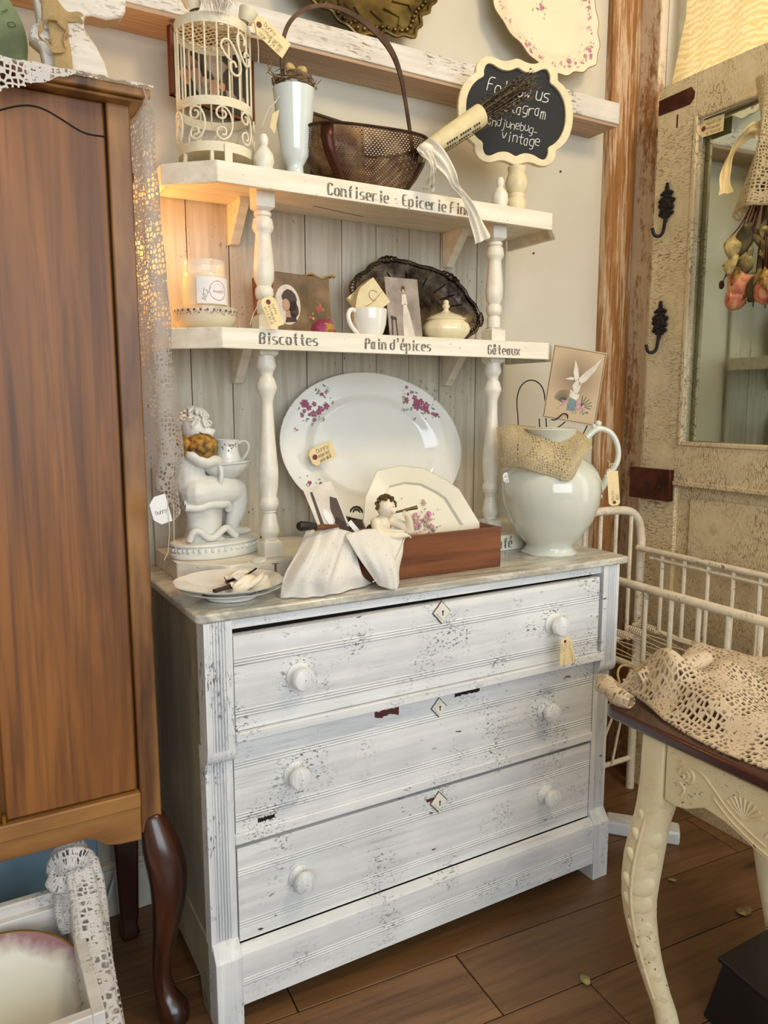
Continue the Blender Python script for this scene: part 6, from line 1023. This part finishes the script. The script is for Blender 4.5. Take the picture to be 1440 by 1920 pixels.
# wall plates on the ledge
zL = 1.991
TP = thing('scalloped_tray', 'ornate aged brass coloured scalloped tray standing on the wall ledge', 'tray', mat=TR(.560, .452, 2.200, rx=RD(80)) @ TR(rz=RD(-6)))
tw_ = lambda a, j, r, z: 1+(.05*cos(8*a)+.025*cos(24*a) if r > .75 else 0)
ob('tray_body', MB().lathe([(.001, 0), (.55, 0), (.72, .006), (.80, .008), (.96, .018), (1.0, .020), (.96, .012), (.8, .004), (.5, -.004), (.001, -.004)], n=120, sx=.205, sy=.158, cap=False, wob=tw_), 'brass', TP, ang=60)
b = MB().tube([(.205*cos(a)*(.97+.05*cos(8*a)+.025*cos(24*a)), .158*sin(a)*(.97+.05*cos(8*a)+.025*cos(24*a)), .020) for a in [2*pi*i/160 for i in range(160)]], .0045, 7, closed=True)
for i in range(64): a = 2*pi*i/64; b.ball((.18*cos(a)*(1+.05*cos(8*a)), .138*sin(a)*(1+.05*cos(8*a)), .016), .006, 7, 5); 
for i in range(16): a = 2*pi*i/16; b.tube([(.11*cos(a), .085*sin(a), .002), (.15*cos(a+.12), .115*sin(a+.12), .008), (.17*cos(a-.05), .13*sin(a-.05), .012)], .003, 5)
ob('scrolled_rim', b, 'brass', TP)
FP = thing('floral_plate', 'large cream plate with pink rose garlands on the scalloped rim, on the wall ledge', 'plate', mat=TR(1.135, .458, 2.262, rx=RD(82)) @ TR(rz=RD(-35)))
fw = lambda a, j, r, z: 1+(.028*cos(6*a)+.016*cos(18*a+.6) if r > .7 else 0)
ob('plate_body', MB().lathe([(.001, 0), (.62, 0), (.70, .004), (.76, .010), (.97, .020), (1.0, .022), (.99, .018), (.76, .006), (.62, -.005), (.001, -.005)], n=120, sx=.205, sy=.172, cap=False, wob=fw), 'cream', FP, ang=60)
ob('gilt_rim', MB().tube([(.205*cos(a)*(1+.028*cos(6*a)+.016*cos(18*a+.6)), .172*sin(a)*(1+.028*cos(6*a)+.016*cos(18*a+.6)), .0215) for a in [2*pi*i/140 for i in range(140)]], .0012, 5, closed=True), 'gold', FP)
pk, gr = MB(), MB(); roses(pk, gr, (.0, -.01), .022, 4, 5, .0012); 
for i in range(26): a = 2*pi*i/26; rr = .87+.03*sin(i*2.1); roses(pk, gr, (.205*rr*cos(a), .172*rr*sin(a)), .024 if i % 4 == 0 else .012, 6 if i % 4 == 0 else 4, i, .0175)
ob('rose_garland', pk, 'pinkl', FP, ang=0)['kind'] = 'stuff'; ob('leaf_garland', gr, 'green', FP, ang=0)['kind'] = 'stuff'
# dried bouquet hanging in front of the mirror
BQ = thing('dried_bouquet', 'dried rose bouquet hanging upside down before the mirror, wrapped in crochet', 'bouquet', (1.405, -.070, 1.80))
b = MB().grid(lambda u, v: ((.030+.020*v)*cos(2*pi*u)*(1+.12*sin(10*pi*u)*v), (.014+(.115*max(0, v-.42)+.085*max(0, .42-v)))*sin(2*pi*u)*(1+.1*sin(8*pi*u)*v)+.0, .165-.33*v-.03*sin(2*pi*u+2)*v), 60, 34); ob('crochet_wrap', b, 'lacec', BQ, uvs=(.22, .22), ang=0, solid=.002)
b = MB(); strip([(-.02, .0, .035), (-.03, .03, .045), (-.03, .065, .030), (-.03, .092, .0), (-.03, .103, -.045), (-.03, .093, -.088)], .040, b, seed=3); b.grid(lambda u, v: ((.032)*cos(2*pi*u), .026*sin(2*pi*u), .010+.022*v), 30, 3); b.uv = {}; ob('ribbon', b, 'ribbon', BQ, ang=0)
b = MB(); q = random.Random(31); tips = []
for k in range(22):
    y = q.uniform(-.07, .085); x = q.uniform(-.03, .02); z = -.14-q.uniform(.08, .26)*(1-abs(y)*3.5); b.tube(chaikin([(0, y*.15, -.05), (x*.5, y*.6, -.16), (x, y, z)], 2), .0015, 5); tips.append((x, y, z))
b.tube(chaikin([(0, .02, -.12), (-.01, .07, -.22), (-.01, .105, -.30)], 2), .0013, 5); b.tube(chaikin([(0, -.02, .12), (0, -.01, .25), (0, 0, .50)], 2), .002, 5); ob('stems', b, 'rosed', BQ)['kind'] = 'stuff'
def lf(L_, seed):
    q = random.Random(seed); b = MB(); cu = q.uniform(.2, .6)
    b.grid(lambda u, v: ((u-.5)*L_*.62*sin(pi*min(1, v*.92+.06))**.8, .18*L_*sin(v*3+seed)+abs(u-.5)*L_*cu+.03*L_*sin(u*9+v*7), -v*L_), 6, 8); b.uv = {}; return b
for k in range(36):
    x, y, z = q.uniform(-.06, .010), q.uniform(-.085, .075), -q.uniform(.16, .31); L_ = q.uniform(.040, .070); ob('leaf', lf(L_, k).xf(TR(x, y, z, rx=q.uniform(-.7, .7), ry=q.uniform(-.4, .4), rz=q.uniform(-2.4, -.7))), q.choice(['leaf', 'leaf', 'leaf', 'leafd', 'rosey']), BQ, ang=0, solid=.0006)
for k, (y, z, r, ax2) in enumerate(((.045, -.318, .030, (-.5, .1, -.8)), (.058, -.352, .022, (-.4, .3, -.8)), (-.030, -.345, .026, (-.6, -.1, -.7)), (-.105, -.33, .027, (-.6, 0, -.7)), (-.07, -.372, .021, (-.5, 0, -.8)))): rose('rose_bloom', (-.020-.004*k, y, z), r, 'rosep', BQ, ax2, 4, 20+k, .03)
ob('rose_bud', MB().ball((-.012, .106, -.305), .007, 10, 8, rz=.011), 'brown', BQ)
